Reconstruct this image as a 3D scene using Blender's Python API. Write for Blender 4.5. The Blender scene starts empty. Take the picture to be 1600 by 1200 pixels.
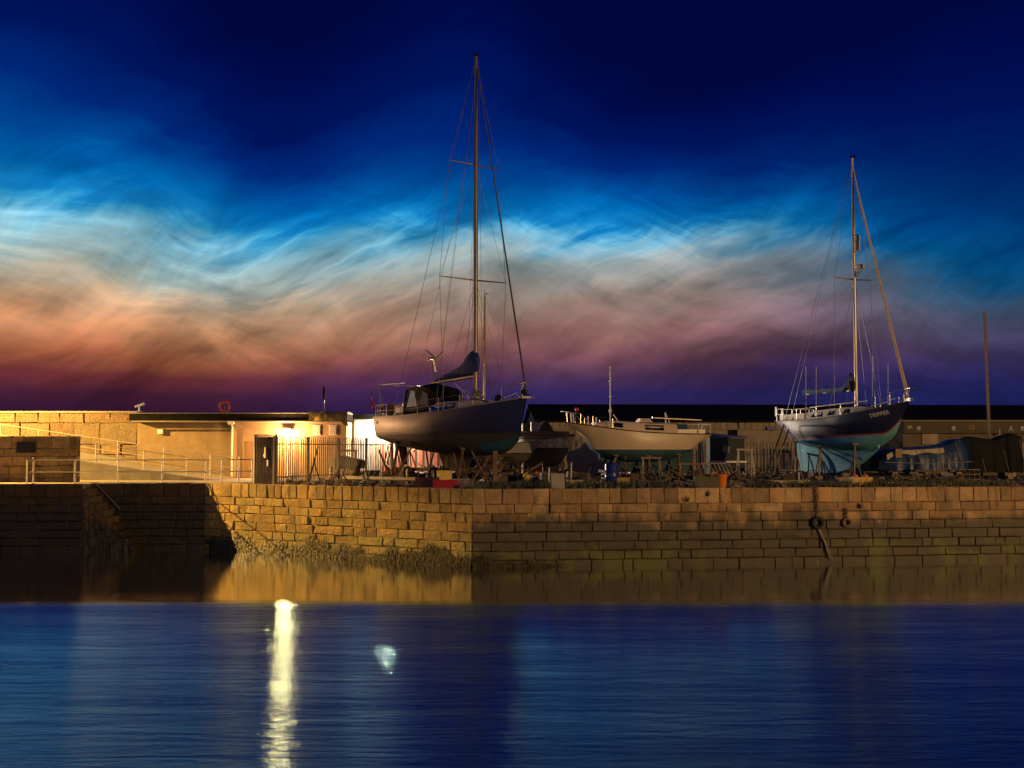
import bpy, math, random
from mathutils import Vector, Matrix, Euler
random.seed(7)
R = math.radians
sc = bpy.context.scene
COL = sc.collection

# ------------------------------------------------------------------ camera
F = 1800.0            # focal length in photograph pixels (1600 wide)
CZ = 4.6              # eye height over the water
DECK = 3.05           # quay level over the water
TILT = math.atan(102 / F)
cam = bpy.data.cameras.new('camera'); cam.sensor_width = 36; cam.lens = 36 * F / 1600
cam.clip_start = 0.1; cam.clip_end = 9000
camo = bpy.data.objects.new('camera', cam); COL.objects.link(camo)
camo.location = (0, 0, CZ); camo.rotation_euler = (math.pi / 2 + TILT, 0, 0)
sc.camera = camo

# ------------------------------------------------------------------ render settings
sc.view_settings.view_transform = 'Standard'
sc.view_settings.look = 'None'
sc.view_settings.gamma = 1
sc.view_settings.exposure = 0
sc.render.engine = 'CYCLES'
sc.cycles.use_denoising = True
sc.cycles.sample_clamp_indirect = 4
sc.cycles.sample_clamp_direct = 0
sc.cycles.max_bounces = 5
sc.cycles.caustics_reflective = False
sc.cycles.caustics_refractive = False

# ------------------------------------------------------------------ sky (dusk, sun far below the horizon)
def s2l(c):
    return tuple((x / 255 / 12.92) if x / 255 <= 0.04045 else ((x / 255 + 0.055) / 1.055) ** 2.4 for x in c)

class NT:
    def __init__(s, tree): s.t = tree
    def n(s, typ, **kw):
        nd = s.t.nodes.new(typ)
        for k, v in kw.items():
            if k in ('ins',):
                for i, x in v.items():
                    if isinstance(x, bpy.types.NodeSocket): s.t.links.new(x, nd.inputs[i])
                    else: nd.inputs[i].default_value = x
            else: setattr(nd, k, v)
        return nd
    def math(s, op, a, b=None, c=None, clamp=False):
        nd = s.t.nodes.new('ShaderNodeMath'); nd.operation = op; nd.use_clamp = clamp
        for i, x in enumerate((a, b, c)):
            if x is None: continue
            if isinstance(x, bpy.types.NodeSocket): s.t.links.new(x, nd.inputs[i])
            else: nd.inputs[i].default_value = x
        return nd.outputs[0]
    def link(s, a, b): s.t.links.new(a, b)
    def ramp(s, fac, stops, interp='LINEAR'):
        nd = s.t.nodes.new('ShaderNodeValToRGB'); nd.color_ramp.interpolation = interp
        cr = nd.color_ramp
        while len(cr.elements) < len(stops): cr.elements.new(0.5)
        for e, (p, c) in zip(cr.elements, stops):
            e.position = p; e.color = (*c, 1) if len(c) == 3 else c
        s.t.links.new(fac, nd.inputs[0]); return nd.outputs[0]
    def mix(s, fac, a, b, blend='MIX'):
        nd = s.t.nodes.new('ShaderNodeMix'); nd.data_type = 'RGBA'; nd.blend_type = blend
        for i, x in ((0, fac), (6, a), (7, b)):
            if isinstance(x, bpy.types.NodeSocket): s.t.links.new(x, nd.inputs[i])
            else: nd.inputs[i].default_value = x if i == 0 else ((*x, 1) if len(x) == 3 else x)
        return nd.outputs[2]
    def noise(s, vec, scale, detail=4, rough=0.5, dist=0.0):
        nd = s.t.nodes.new('ShaderNodeTexNoise')
        nd.inputs['Scale'].default_value = scale; nd.inputs['Detail'].default_value = detail
        nd.inputs['Roughness'].default_value = rough; nd.inputs['Distortion'].default_value = dist
        if vec is not None: s.t.links.new(vec, nd.inputs['Vector'])
        return nd.outputs[0]
    def mapping(s, vec, scale=(1, 1, 1), rot=(0, 0, 0), loc=(0, 0, 0)):
        nd = s.t.nodes.new('ShaderNodeMapping')
        nd.inputs['Scale'].default_value = scale; nd.inputs['Rotation'].default_value = rot
        nd.inputs['Location'].default_value = loc
        s.t.links.new(vec, nd.inputs['Vector']); return nd.outputs[0]
    def comb(s, x, y, z):
        nd = s.t.nodes.new('ShaderNodeCombineXYZ')
        for i, v in enumerate((x, y, z)):
            if isinstance(v, bpy.types.NodeSocket): s.t.links.new(v, nd.inputs[i])
            else: nd.inputs[i].default_value = v
        return nd.outputs[0]

world = bpy.data.worlds.new('World'); sc.world = world; world.use_nodes = True
wt = world.node_tree; wt.nodes.clear(); W = NT(wt)
tc = W.n('ShaderNodeTexCoord').outputs['Generated']
sep = W.n('ShaderNodeSeparateXYZ', ins={0: tc})
dx, dy, dz = sep.outputs
elev = W.math('MULTIPLY', W.math('ARCSINE', dz), 180 / math.pi)          # degrees
azim = W.math('MULTIPLY', W.math('ARCTAN2', dx, dy), 180 / math.pi)      # degrees, + to the right
sky_uv = W.comb(W.math('MULTIPLY', azim, 0.1), W.math('MULTIPLY', elev, 0.1), 0.0)
def el(v): return math.degrees(math.atan((702 - v) / F))
def az(u): return math.degrees(math.atan((u - 800) / F))
def fcurve(fac, pts, x0, x1, y0, y1):
    """value along the azimuth as a smooth curve"""
    f01 = W.n('ShaderNodeMapRange', ins={0: fac, 1: x0, 2: x1, 3: 0.0, 4: 1.0}).outputs[0]
    nd = wt.nodes.new('ShaderNodeFloatCurve'); cv = nd.mapping.curves[0]
    pts = [((x - x0) / (x1 - x0), (y - y0) / (y1 - y0)) for x, y in pts]
    while len(cv.points) < len(pts): cv.points.new(.5, .5)
    for p, (x, y) in zip(cv.points, pts): p.location = (x, y)
    nd.mapping.update(); W.link(f01, nd.inputs['Value'])
    return W.n('ShaderNodeMapRange', ins={0: nd.outputs[0], 1: 0.0, 2: 1.0, 3: y0, 4: y1}).outputs[0]
# upper edge of the lit cloud sheet, and how far the blue glow climbs above it
edge_pts = [(-60, el(360)), (az(-300), el(330)), (az(0), el(328)), (az(160), el(340)), (az(290), el(362)), (az(420), el(382)), (az(520), el(372)), (az(620), el(352)), (az(720), el(345)),
            (az(850), el(360)), (az(960), el(370)), (az(1080), el(356)), (az(1200), el(354)), (az(1310), el(374)), (az(1450), el(420)), (az(1600), el(440)), (60, el(440))]
glow_pts = [(-60, 5.5), (az(-200), 5.5), (az(0), 5.0), (az(150), 4.6), (az(300), 3.5), (az(420), 3.0), (az(560), 3.5), (az(720), 4.0), (az(850), 3.2), (az(1000), 2.6), (az(1150), 2.3), (az(1300), 2.8), (az(1600), 4.2), (60, 4.2)]
eb = fcurve(azim, edge_pts, -60, 60, 0, 20); gh = fcurve(azim, glow_pts, -60, 60, 0, 10)
warpv = W.n('ShaderNodeTexNoise'); warpv.inputs['Scale'].default_value = 1.3; warpv.inputs['Detail'].default_value = 3
W.link(sky_uv, warpv.inputs['Vector'])
wv = W.n('ShaderNodeVectorMath', operation='MULTIPLY_ADD', ins={0: warpv.outputs[1], 1: (0.42, 0.30, 0), 2: sky_uv}).outputs[0]
def ridge(n, p): return W.math('POWER', W.math('SUBTRACT', 1.0, W.math('ABSOLUTE', W.math('SUBTRACT', W.math('MULTIPLY', n, 2.0), 1.0))), p)
def streak(ang, sc_, loc): return W.mapping(W.mapping(wv, (1, 1, 1), rot=(0, 0, R(ang))), sc_, loc=loc)
f1 = W.noise(streak(-24, (1.0, 6.5, 1), (0, 0, 0)), 1.0, 7, 0.56)
warp2 = W.n('ShaderNodeTexNoise'); warp2.inputs['Scale'].default_value = .8; warp2.inputs['Detail'].default_value = 2
W.link(W.mapping(sky_uv, (1, 1, 1), loc=(4, 9, 0)), warp2.inputs['Vector'])
wv2 = W.n('ShaderNodeVectorMath', operation='MULTIPLY_ADD', ins={0: warp2.outputs[1], 1: (1.3, 1.0, 0), 2: sky_uv}).outputs[0]
f2 = W.noise(W.mapping(W.mapping(wv2, (1, 1, 1), rot=(0, 0, R(12))), (.8, 5.0, 1), loc=(5, 2, 0)), 1.0, 7, 0.58)
veil1 = W.n('ShaderNodeMapRange', interpolation_type='SMOOTHSTEP', ins={0: W.noise(W.mapping(wv2, (.8, 1.5, 1), loc=(1, 3, 0)), 1.3, 4, .5), 1: .36, 2: .66, 3: .1, 4: 1.5}).outputs[0]
veil2 = W.n('ShaderNodeMapRange', interpolation_type='SMOOTHSTEP', ins={0: W.noise(W.mapping(wv, (.8, 1.5, 1), loc=(7, 1, 0)), 1.3, 4, .5), 1: .36, 2: .66, 3: .1, 4: 1.5}).outputs[0]
smoke = W.noise(W.mapping(W.mapping(wv2, (1, 1, 1), rot=(0, 0, R(-8))), (1.2, 4.2, 1), loc=(2, 2, 0)), 1.0, 5, .55)
f3 = W.noise(streak(-48, (2.4, 13.0, 1), (9, 4, 0)), 1.0, 6, 0.55)
soft = W.noise(streak(-14, (1.0, 2.4, 1), (2, 7, 0)), 1.15, 5, 0.52)
fil = W.math('ADD', W.math('ADD', W.math('MULTIPLY', W.math('MULTIPLY', ridge(f1, 2.6), veil2), 0.40), W.math('MULTIPLY', W.math('MULTIPLY', ridge(f2, 2.6), veil1), 0.42)), W.math('MULTIPLY', ridge(f3, 2.0), 0.14))
fil = W.math('MULTIPLY', fil, W.math('ADD', 0.25, W.math('MULTIPLY', soft, 1.5)))
elw = W.math('ADD', elev, W.math('MULTIPLY', W.math('MULTIPLY', W.math('SUBTRACT', W.math('ADD', W.math('MULTIPLY', soft, .75), W.math('MULTIPLY', f1, .25)), 0.5), 4.4), W.math('MULTIPLY', elev, 1 / 7.0, clamp=True)))
elw = W.math('ADD', elw, W.math('MULTIPLY', W.math('SUBTRACT', fil, 0.3), W.math('MULTIPLY', W.math('MULTIPLY', elev, 1 / 9.0, clamp=True), -1.1)))
below = W.math('DIVIDE', W.math('SUBTRACT', eb, elw), W.math('SUBTRACT', eb, 1.6))
above = W.math('DIVIDE', W.math('SUBTRACT', elw, eb), W.math('MULTIPLY', gh, 3.0))
pos = W.math('SUBTRACT', W.math('ADD', 0.5, W.math('MULTIPLY', W.math('MAXIMUM', above, 0.0), 0.5)), W.math('MULTIPLY', W.math('MAXIMUM', below, 0.0), 0.5), clamp=True)
UP = [(.545, (0, 94, 162)), (.6, (0, 70, 146)), (.67, (0, 40, 120)), (.76, (0, 20, 92)), (.88, (0, 11, 74)), (1, (0, 7, 60))]
UPR = [(.545, (0, 62, 118)), (.6, (0, 48, 108)), (.67, (0, 32, 98)), (.76, (0, 18, 86)), (.88, (0, 11, 74)), (1, (0, 7, 60))]
cl = [(0, (46, 20, 48)), (.05, (62, 25, 44)), (.095, (98, 42, 44)), (.14, (152, 86, 58)), (.2, (186, 128, 90)), (.276, (180, 150, 120)), (.35, (150, 164, 158)), (.43, (118, 170, 188)), (.48, (48, 138, 180)), (.5, (18, 116, 176))] + UP
cc = [(0, (38, 30, 80)), (.06, (46, 35, 86)), (.11, (76, 48, 82)), (.167, (112, 70, 80)), (.22, (134, 94, 88)), (.31, (140, 122, 112)), (.40, (130, 142, 142)), (.455, (88, 146, 172)), (.485, (36, 122, 168)), (.5, (14, 106, 164))] + UP
cr_ = [(0, (22, 27, 76)), (.06, (26, 30, 82)), (.11, (34, 32, 82)), (.167, (48, 41, 82)), (.22, (60, 53, 86)), (.31, (64, 68, 92)), (.40, (46, 78, 108)), (.455, (16, 78, 122)), (.485, (6, 74, 124)), (.5, (2, 72, 122))] + UPR
rl, rc_, rr = (W.ramp(pos, [(p, s2l(c)) for p, c in cols]) for cols in (cl, cc, cr_))
s1 = W.n('ShaderNodeMapRange', interpolation_type='SMOOTHSTEP', ins={0: azim, 1: -18.0, 2: 3.0, 3: 0.0, 4: 1.0}).outputs[0]
s2 = W.n('ShaderNodeMapRange', interpolation_type='SMOOTHSTEP', ins={0: azim, 1: 3.0, 2: 23.0, 3: 0.0, 4: 1.0}).outputs[0]
skyc = W.mix(s2, W.mix(s1, rl, rc_), rr)
bandw = W.math('MULTIPLY', W.math('MULTIPLY', W.math('SUBTRACT', elev, 0.8), 0.3, clamp=True),
               W.math('MULTIPLY', W.math('SUBTRACT', W.math('ADD', eb, 3.2), elev), 0.25, clamp=True))
gain = W.math('ADD', 1.0, W.math('MULTIPLY', W.math('ADD', W.math('SUBTRACT', W.math('MULTIPLY', fil, 1.35), 0.52), W.math('MULTIPLY', W.math('SUBTRACT', smoke, .52), 1.7)), bandw))
gain = W.math('MAXIMUM', gain, 0.4)
skyc = W.n('ShaderNodeVectorMath', operation='SCALE', ins={0: skyc, 3: gain}).outputs[0]
bg = W.n('ShaderNodeBackground', ins={0: skyc, 1: 1.0})
nish = W.n('ShaderNodeTexSky', sky_type='NISHITA', sun_disc=False, sun_elevation=R(-8), sun_rotation=R(-25))
bg2 = W.n('ShaderNodeBackground', ins={0: nish.outputs[0], 1: 0.05})
addsh = W.n('ShaderNodeAddShader', ins={0: bg.outputs[0], 1: bg2.outputs[0]})
W.n('ShaderNodeOutputWorld', ins={0: addsh.outputs[0]})

# ------------------------------------------------------------------ pixel -> place helpers
cT, sT = math.cos(TILT), math.sin(TILT)
def ray(u, v):
    up = (600 - v) / F
    return ((u - 800) / F, cT - up * sT, sT + up * cT)
def atY(u, v, Y):
    d = ray(u, v); t = Y / d[1]; return Vector((d[0] * t, Y, CZ + d[2] * t))
def atZ(u, v, z=DECK):
    d = ray(u, v); t = (z - CZ) / d[2]; return Vector((d[0] * t, d[1] * t, z))
def xy(u, Y): return atY(u, 702, Y).x
def zz(v, Y): return atY(800, v, Y).z

# ------------------------------------------------------------------ materials
MATS = {}
def mat(name, col, rough=0.6, metal=0.0, var=0.15, nscale=6.0, bump=0.0, bscale=None, coat=0.0, rnd=0.0, spec=0.5, dark=None, darkamt=0.5, dscale=2.0, emit=None, estr=0, stretch=(1, 1, 1), aft=None):
    if name in MATS: return MATS[name]
    m = bpy.data.materials.new(name); m.use_nodes = True
    t = NT(m.node_tree); b = m.node_tree.nodes['Principled BSDF']
    co = t.n('ShaderNodeTexCoord').outputs['Object']
    if stretch != (1, 1, 1): co = t.mapping(co, stretch)
    nz = t.noise(co, nscale, 6, 0.6)
    lo = tuple(x * (1 - var) for x in col); hi = tuple(min(1, x * (1 + var)) for x in col)
    c = t.ramp(nz, [(0.3, lo), (0.7, hi)])
    if dark is not None:
        n2 = t.noise(co, dscale, 8, 0.65, 0.4)
        f = t.ramp(n2, [(0.5 - 0.12, (0, 0, 0)), (0.5 + 0.14, (1, 1, 1))])
        c = t.mix(t.math('MULTIPLY', f, darkamt), c, dark)
    if aft:      # hull's chalky after part, its lamplit paleness put into the colour; streaky edge
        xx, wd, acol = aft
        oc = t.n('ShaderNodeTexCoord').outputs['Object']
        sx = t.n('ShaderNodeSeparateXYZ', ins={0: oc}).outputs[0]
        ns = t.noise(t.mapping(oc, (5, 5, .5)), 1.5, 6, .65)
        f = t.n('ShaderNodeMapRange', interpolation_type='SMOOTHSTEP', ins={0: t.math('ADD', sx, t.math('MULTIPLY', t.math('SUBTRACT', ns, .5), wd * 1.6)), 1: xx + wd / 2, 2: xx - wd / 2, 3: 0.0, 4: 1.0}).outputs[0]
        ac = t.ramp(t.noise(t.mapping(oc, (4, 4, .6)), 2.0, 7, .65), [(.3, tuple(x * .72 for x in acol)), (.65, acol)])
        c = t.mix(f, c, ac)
    if rnd:
        oi = t.n('ShaderNodeObjectInfo').outputs['Random']
        g = t.math('ADD', 1 - rnd, t.math('MULTIPLY', oi, 2 * rnd))
        c = t.n('ShaderNodeVectorMath', operation='SCALE', ins={0: c, 3: g}).outputs[0]
    t.link(c, b.inputs['Base Color'])
    b.inputs['Roughness'].default_value = rough; b.inputs['Metallic'].default_value = metal
    b.inputs['Specular IOR Level'].default_value = spec
    b.inputs['Coat Weight'].default_value = coat
    if bump:
        bn = t.noise(co, bscale or nscale * 3, 8, 0.65)
        bp = t.n('ShaderNodeBump', ins={'Strength': bump, 'Distance': 0.05, 'Height': bn})
        t.link(bp.outputs[0], b.inputs['Normal'])
    if emit:
        b.inputs['Emission Color'].default_value = (*emit, 1); b.inputs['Emission Strength'].default_value = estr
    MATS[name] = m; return m

def stone_mat(name, col, tide=None, tidecol=(0.02, 0.018, 0.012), tideamt=0.85, algae=0.0, rnd=0.3, bump=0.6, rough=0.85, stain=0.6, bdist=.06):
    """quarried stone; each block has its own tone; below the tide mark it is wet, dark and weedy"""
    if name in MATS: return MATS[name]
    m = bpy.data.materials.new(name); m.use_nodes = True
    t = NT(m.node_tree); b = m.node_tree.nodes['Principled BSDF']
    wp = t.n('ShaderNodeNewGeometry').outputs['Position']
    oi = t.n('ShaderNodeObjectInfo').outputs['Random']
    n1 = t.noise(wp, 2.2, 8, 0.65, 0.3)
    n2 = t.noise(wp, 14, 6, 0.7)
    c = t.ramp(n1, [(0.3, tuple(x * 0.66 for x in col)), (0.52, col), (0.75, tuple(min(1, x * 1.25) for x in col))])
    g = t.math('MULTIPLY', t.math('ADD', 1 - rnd, t.math('MULTIPLY', oi, 2 * rnd)), t.math('ADD', 0.45, t.math('MULTIPLY', n2, 1.1)))
    c = t.n('ShaderNodeVectorMath', operation='SCALE', ins={0: c, 3: g}).outputs[0]
    # some blocks are browner, some greyer
    oi2 = t.math('FRACT', t.math('MULTIPLY', oi, 7.31))
    c = t.mix(t.math('MULTIPLY', oi2, 0.45), c, t.mix(1.0, c, (1.05, 0.74, 0.48), 'MULTIPLY'))
    # run-down stains
    st = t.noise(t.mapping(wp, (1.6, 1.6, 0.35)), 1.4, 6, 0.6, 0.3)
    sf = t.ramp(st, [(0.53, (0, 0, 0)), (0.7, (1, 1, 1))])
    c = t.mix(t.math('MULTIPLY', sf, stain), c, tuple(x * 0.22 for x in col))
    if tide is not None:
        z = t.n('ShaderNodeSeparateXYZ', ins={0: wp}).outputs[2]
        nz = t.noise(t.mapping(wp, (1, 1, 0.6)), 1.3, 5, 0.6)
        zz_ = t.math('ADD', z, t.math('MULTIPLY', t.math('SUBTRACT', nz, 0.5), 2.6))
        tf = t.n('ShaderNodeMapRange', interpolation_type='SMOOTHSTEP', ins={0: zz_, 1: tide + 0.4, 2: tide - 0.4, 3: 0.0, 4: 1.0}).outputs[0]
        c = t.mix(t.math('MULTIPLY', tf, tideamt), c, tidecol)
        if algae:
            al = t.noise(wp, 0.9, 5, 0.6)
            af = t.math('MULTIPLY', t.ramp(al, [(0.5, (0, 0, 0)), (0.6, (1, 1, 1))]),
                        t.n('ShaderNodeMapRange', interpolation_type='SMOOTHSTEP', ins={0: zz_, 1: 0.95, 2: 0.65, 3: 0.0, 4: 1.0}).outputs[0])
            c = t.mix(t.math('MULTIPLY', af, algae), c, (0.10, 0.11, 0.012))
        rr_ = t.math('SUBTRACT', rough, t.math('MULTIPLY', tf, 0.3))
        t.link(rr_, b.inputs['Roughness'])
    else: b.inputs['Roughness'].default_value = rough
    t.link(c, b.inputs['Base Color'])
    bn = t.math('ADD', t.noise(wp, 9, 8, 0.7), t.math('MULTIPLY', t.noise(wp, 45, 4, 0.6), 0.35))
    bp = t.n('ShaderNodeBump', ins={'Strength': bump, 'Distance': bdist, 'Height': bn})
    t.link(bp.outputs[0], b.inputs['Normal'])
    MATS[name] = m; return m

# ------------------------------------------------------------------ mesh builder
class MB:
    def __init__(s): s.v = []; s.f = []
    def add(s, vs, fs):
        o = len(s.v); s.v += [tuple(v) for v in vs]; s.f += [tuple(i + o for i in f) for f in fs]
        return s
    def box(s, c, d, rot=None, taper=1.0):
        x, y, z = d[0] / 2, d[1] / 2, d[2] / 2
        vs = [Vector((sx * x * (taper if sz > 0 else 1), sy * y * (taper if sz > 0 else 1), sz * z)) for sz in (-1, 1) for sx, sy in ((-1, -1), (1, -1), (1, 1), (-1, 1))]
        if rot is not None:
            M = Euler(rot).to_matrix(); vs = [M @ v for v in vs]
        c = Vector(c); vs = [v + c for v in vs]
        return s.add(vs, [(3, 2, 1, 0), (4, 5, 6, 7), (0, 1, 5, 4), (1, 2, 6, 5), (2, 3, 7, 6), (3, 0, 4, 7)])
    def bar(s, a, b, w, h=None):
        """square bar from a to b"""
        return s.tube([a, b], w / 2 * 1.2, 4)
    def tube(s, pts, r, n=6, caps=True):
        pts = [Vector(p) for p in pts]; rs = r if isinstance(r, (list, tuple)) else [r] * len(pts)
        rings = []
        for i, p in enumerate(pts):
            d = (pts[min(i + 1, len(pts) - 1)] - pts[max(i - 1, 0)])
            d = d.normalized() if d.length > 1e-9 else Vector((0, 0, 1))
            a = Vector((0, 0, 1)) if abs(d.z) < 0.9 else Vector((1, 0, 0))
            x = d.cross(a).normalized(); y = d.cross(x).normalized()
            rings.append([p + (x * math.cos(2 * math.pi * (k + .5) / n) + y * math.sin(2 * math.pi * (k + .5) / n)) * rs[i] for k in range(n)])
        return s.loft(rings, True, caps)
    def loft(s, rings, closed=True, caps=True):
        n = len(rings[0]); o = []
        vs = [p for r in rings for p in r]; fs = []
        for i in range(len(rings) - 1):
            for k in range(n if closed else n - 1):
                a = i * n + k; b = i * n + (k + 1) % n
                fs.append((a, b, b + n, a + n))
        if caps and closed:
            fs.append(tuple(range(n - 1, -1, -1))); fs.append(tuple((len(rings) - 1) * n + k for k in range(n)))
        return s.add(vs, fs)
    def lathe(s, prof, n=14, c=(0, 0, 0)):
        c = Vector(c)
        rings = [[c + Vector((r * math.cos(2 * math.pi * k / n), r * math.sin(2 * math.pi * k / n), z)) for k in range(n)] for r, z in prof]
        return s.loft(rings, True, True)
    def torus(s, c, Rr, r, axis='y', n=18, m=8, arc=(0, 2 * math.pi)):
        c = Vector(c); rings = []
        for i in range(n):
            a = 2 * math.pi * i / n
            ring = []
            for k in range(m):
                b = 2 * math.pi * k / m; q = Rr + r * math.cos(b); h = r * math.sin(b)
                p = {'y': (q * math.cos(a), h, q * math.sin(a)), 'z': (q * math.cos(a), q * math.sin(a), h), 'x': (h, q * math.cos(a), q * math.sin(a))}[axis]
                ring.append(c + Vector(p))
            rings.append(ring)
        rings.append(rings[0]); return s.loft(rings, True, False)
    def prism(s, poly, y0, y1):
        """poly of (x,z), extruded along y"""
        n = len(poly)
        vs = [(x, y0, z) for x, z in poly] + [(x, y1, z) for x, z in poly]
        return s.add(vs, [tuple(range(n)), tuple(range(2 * n - 1, n - 1, -1))] + [(i + n, (i + 1) % n + n, (i + 1) % n, i) for i in range(n)])
    def build(s, name, m, parent=None, smooth=False, loc=(0, 0, 0), rot=(0, 0, 0)):
        me = bpy.data.meshes.new(name); me.from_pydata(s.v, [], s.f); me.update()
        import bmesh
        bm = bmesh.new(); bm.from_mesh(me); bmesh.ops.recalc_face_normals(bm, faces=bm.faces); bm.to_mesh(me); bm.free()
        if smooth:
            for p in me.polygons: p.use_smooth = True
            try: me.set_sharp_from_angle(angle=R(38))
            except Exception: pass
        me.materials.append(m)
        o = bpy.data.objects.new(name, me); COL.objects.link(o)
        o.location = loc; o.rotation_euler = rot
        if parent is not None: o.parent = parent
        return o

def tag(o, label=None, cat=None, group=None, kind=None):
    if label: o['label'] = label
    if cat: o['category'] = cat
    if group: o['group'] = group
    if kind: o['kind'] = kind
    return o
def thing(name, label, cat, loc=(0, 0, 0), rz=0.0, group=None, rot=None):
    o = bpy.data.objects.new(name, None); COL.objects.link(o); o.empty_display_size = 0.2
    o.location = loc; o.rotation_euler = rot if rot else (0, 0, rz)
    return tag(o, label, cat, group)
def clone(o, parent, loc=None, rot=None, scale=None):
    c = o.copy(); COL.objects.link(c); c.parent = parent
    if loc is not None: c.location = loc
    if rot is not None: c.rotation_euler = rot
    if scale is not None: c.scale = scale
    return c

# ================================================================== SETTING
# ------------------------------------------------------------------ water
def water_mat():
    """long exposure: the moving ripples average out to a rough mirror, smooth in the lee of the quay"""
    m = bpy.data.materials.new('harbour_water'); m.use_nodes = True
    t = NT(m.node_tree); m.node_tree.nodes.clear()
    wp = t.n('ShaderNodeNewGeometry').outputs['Position']
    y = t.n('ShaderNodeSeparateXYZ', ins={0: wp}).outputs[1]
    edge = t.noise(t.mapping(wp, (0.09, 0.3, 1)), 1.0, 5, 0.6)
    yy = t.math('ADD', y, t.math('MULTIPLY', t.math('SUBTRACT', edge, 0.5), 2.2))
    # the breeze only reaches the water out of the lee of the quay
    wind = t.n('ShaderNodeMapRange', interpolation_type='SMOOTHSTEP', ins={0: yy, 1: 35.9, 2: 33.9, 3: 0.0, 4: 1.0}).outputs[0]
    g1 = t.noise(t.mapping(wp, (0.10, 0.55, 1), rot=(0, 0, R(10))), 1.0, 6, 0.65, 0.5)
    g2 = t.noise(t.mapping(wp, (0.35, 2.4, 1), rot=(0, 0, R(13))), 1.0, 5, 0.65, 0.4)
    gust = t.math('ADD', t.math('MULTIPLY', g1, .6), t.math('MULTIPLY', g2, .4))
    gustf = t.n('ShaderNodeMapRange', ins={0: gust, 1: .34, 2: .66, 3: 0.35, 4: 1.5}).outputs[0]
    rough = t.math('ADD', .13, t.math('MULTIPLY', t.math('MULTIPLY', wind, gustf), 0.10))
    h1 = t.noise(t.mapping(wp, (0.4, 2.4, 1), rot=(0, 0, R(20))), 1.0, 5, 0.6, 0.5)
    h2 = t.noise(t.mapping(wp, (1.4, 5.0, 1), rot=(0, 0, R(8))), 1.0, 4, 0.6, 0.3)
    hh_ = t.math('ADD', h1, t.math('MULTIPLY', h2, .35))
    bp = t.n('ShaderNodeBump', ins={'Strength': 1.0, 'Distance': 1.0, 'Height': t.math('MULTIPLY', hh_, t.math('ADD', .002, t.math('MULTIPLY', wind, .045)))})
    gl = t.n('ShaderNodeBsdfAnisotropic', distribution='BECKMANN', ins={'Color': t.mix(wind, (.95, .97, 1), (.55, .98, 1)), 'Roughness': rough, 'Anisotropy': t.math('MULTIPLY', wind, .7), 'Normal': bp.outputs[0], 'Tangent': t.comb(1.0, 0.0, 0.0)})
    df = t.n('ShaderNodeBsdfDiffuse', ins={'Color': (0.001, 0.004, 0.010, 1)})
    fr = t.n('ShaderNodeFresnel', ins={'IOR': 2.0})
    mx_ = t.n('ShaderNodeMixShader', ins={0: t.math('MULTIPLY', fr.outputs[0], 2.2, clamp=True), 1: df.outputs[0], 2: gl.outputs[0]})
    t.n('ShaderNodeOutputMaterial', ins={0: mx_.outputs[0]})
    return m
wm = water_mat()
o = MB().add([(-2500, -300, 0), (2500, -300, 0), (2500, 6000, 0), (-2500, 6000, 0)], [(0, 1, 2, 3)]).build('water', wm)
tag(o, 'dark harbour water, calm under the quay and rippled further out', 'water', kind='structure')

# ------------------------------------------------------------------ plan of the quay
CORNER = Vector((-1.55, 45.25, 0)); LEFT = Vector((-14.15, 53.35, 0)); RIGHT = Vector((46.0, 51.8, 0))
YL = 53.35         # inner wall behind the stairs
YLF = 52.25        # wall left of the stairs
XST = xy(131, YLF) # top of the stairs
m_ground = mat('quay_ground', (0.075, 0.062, 0.045), 0.95, var=0.35, nscale=1.2, bump=0.6, bscale=7, dark=(0.03, 0.027, 0.018), darkamt=0.6, dscale=0.5)
poly = [(-90, YLF + .42), (XST + .02, YLF + .42), (XST + .02, YL + .42), (LEFT.x - .1, YL + .42), (LEFT.x + .23, LEFT.y + .37),
        (CORNER.x + .02, CORNER.y + .5), (RIGHT.x, RIGHT.y + .42), (120, 62), (120, 120), (-90, 120)]
n = len(poly)
o = MB().add([(x, y, DECK - .02) for x, y in poly] + [(x, y, -1.0) for x, y in poly], [tuple(range(n))] + [(i, (i + 1) % n, (i + 1) % n + n, i + n) for i in range(n)]).build('quay_ground', m_ground)
tag(o, 'worn concrete and gravel surface of the boatyard quay', 'ground', kind='structure')

def stone_block(w, h, d, chip=0.03, seed=None):
    """one quarried block, front towards -y, with worn edges: 22 triangles"""
    r = random.Random(seed)
    j = lambda a: r.uniform(-a, a)
    b = min(0.026, w * .1, h * .1)
    fr = []
    for sx, sz in ((0, 0), (1, 0), (1, 1), (0, 1)):
        fr.append((sx * w + j(chip * .5), 0.0, sz * h + j(chip * .5)))
    ins = [(x + (b if i in (0, 3) else -b) + j(b * .4), -0.028 + j(0.022), z + (b if i in (0, 1) else -b) + j(b * .4)) for i, (x, _, z) in enumerate(fr)]
    mid = (w * .5 + j(w * .15), -0.035 + j(0.025), h * .5 + j(h * .15))
    bk = [(x, d, z) for x, _, z in fr]
    vs = fr + ins + bk + [mid]
    fs = [(4, 5, 12), (5, 6, 12), (6, 7, 12), (7, 4, 12)]
    for i in range(4):
        k2 = (i + 1) % 4
        fs += [(i, k2, k2 + 4, i + 4), (k2, i, i + 8, k2 + 8)]
    return vs, fs

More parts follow.
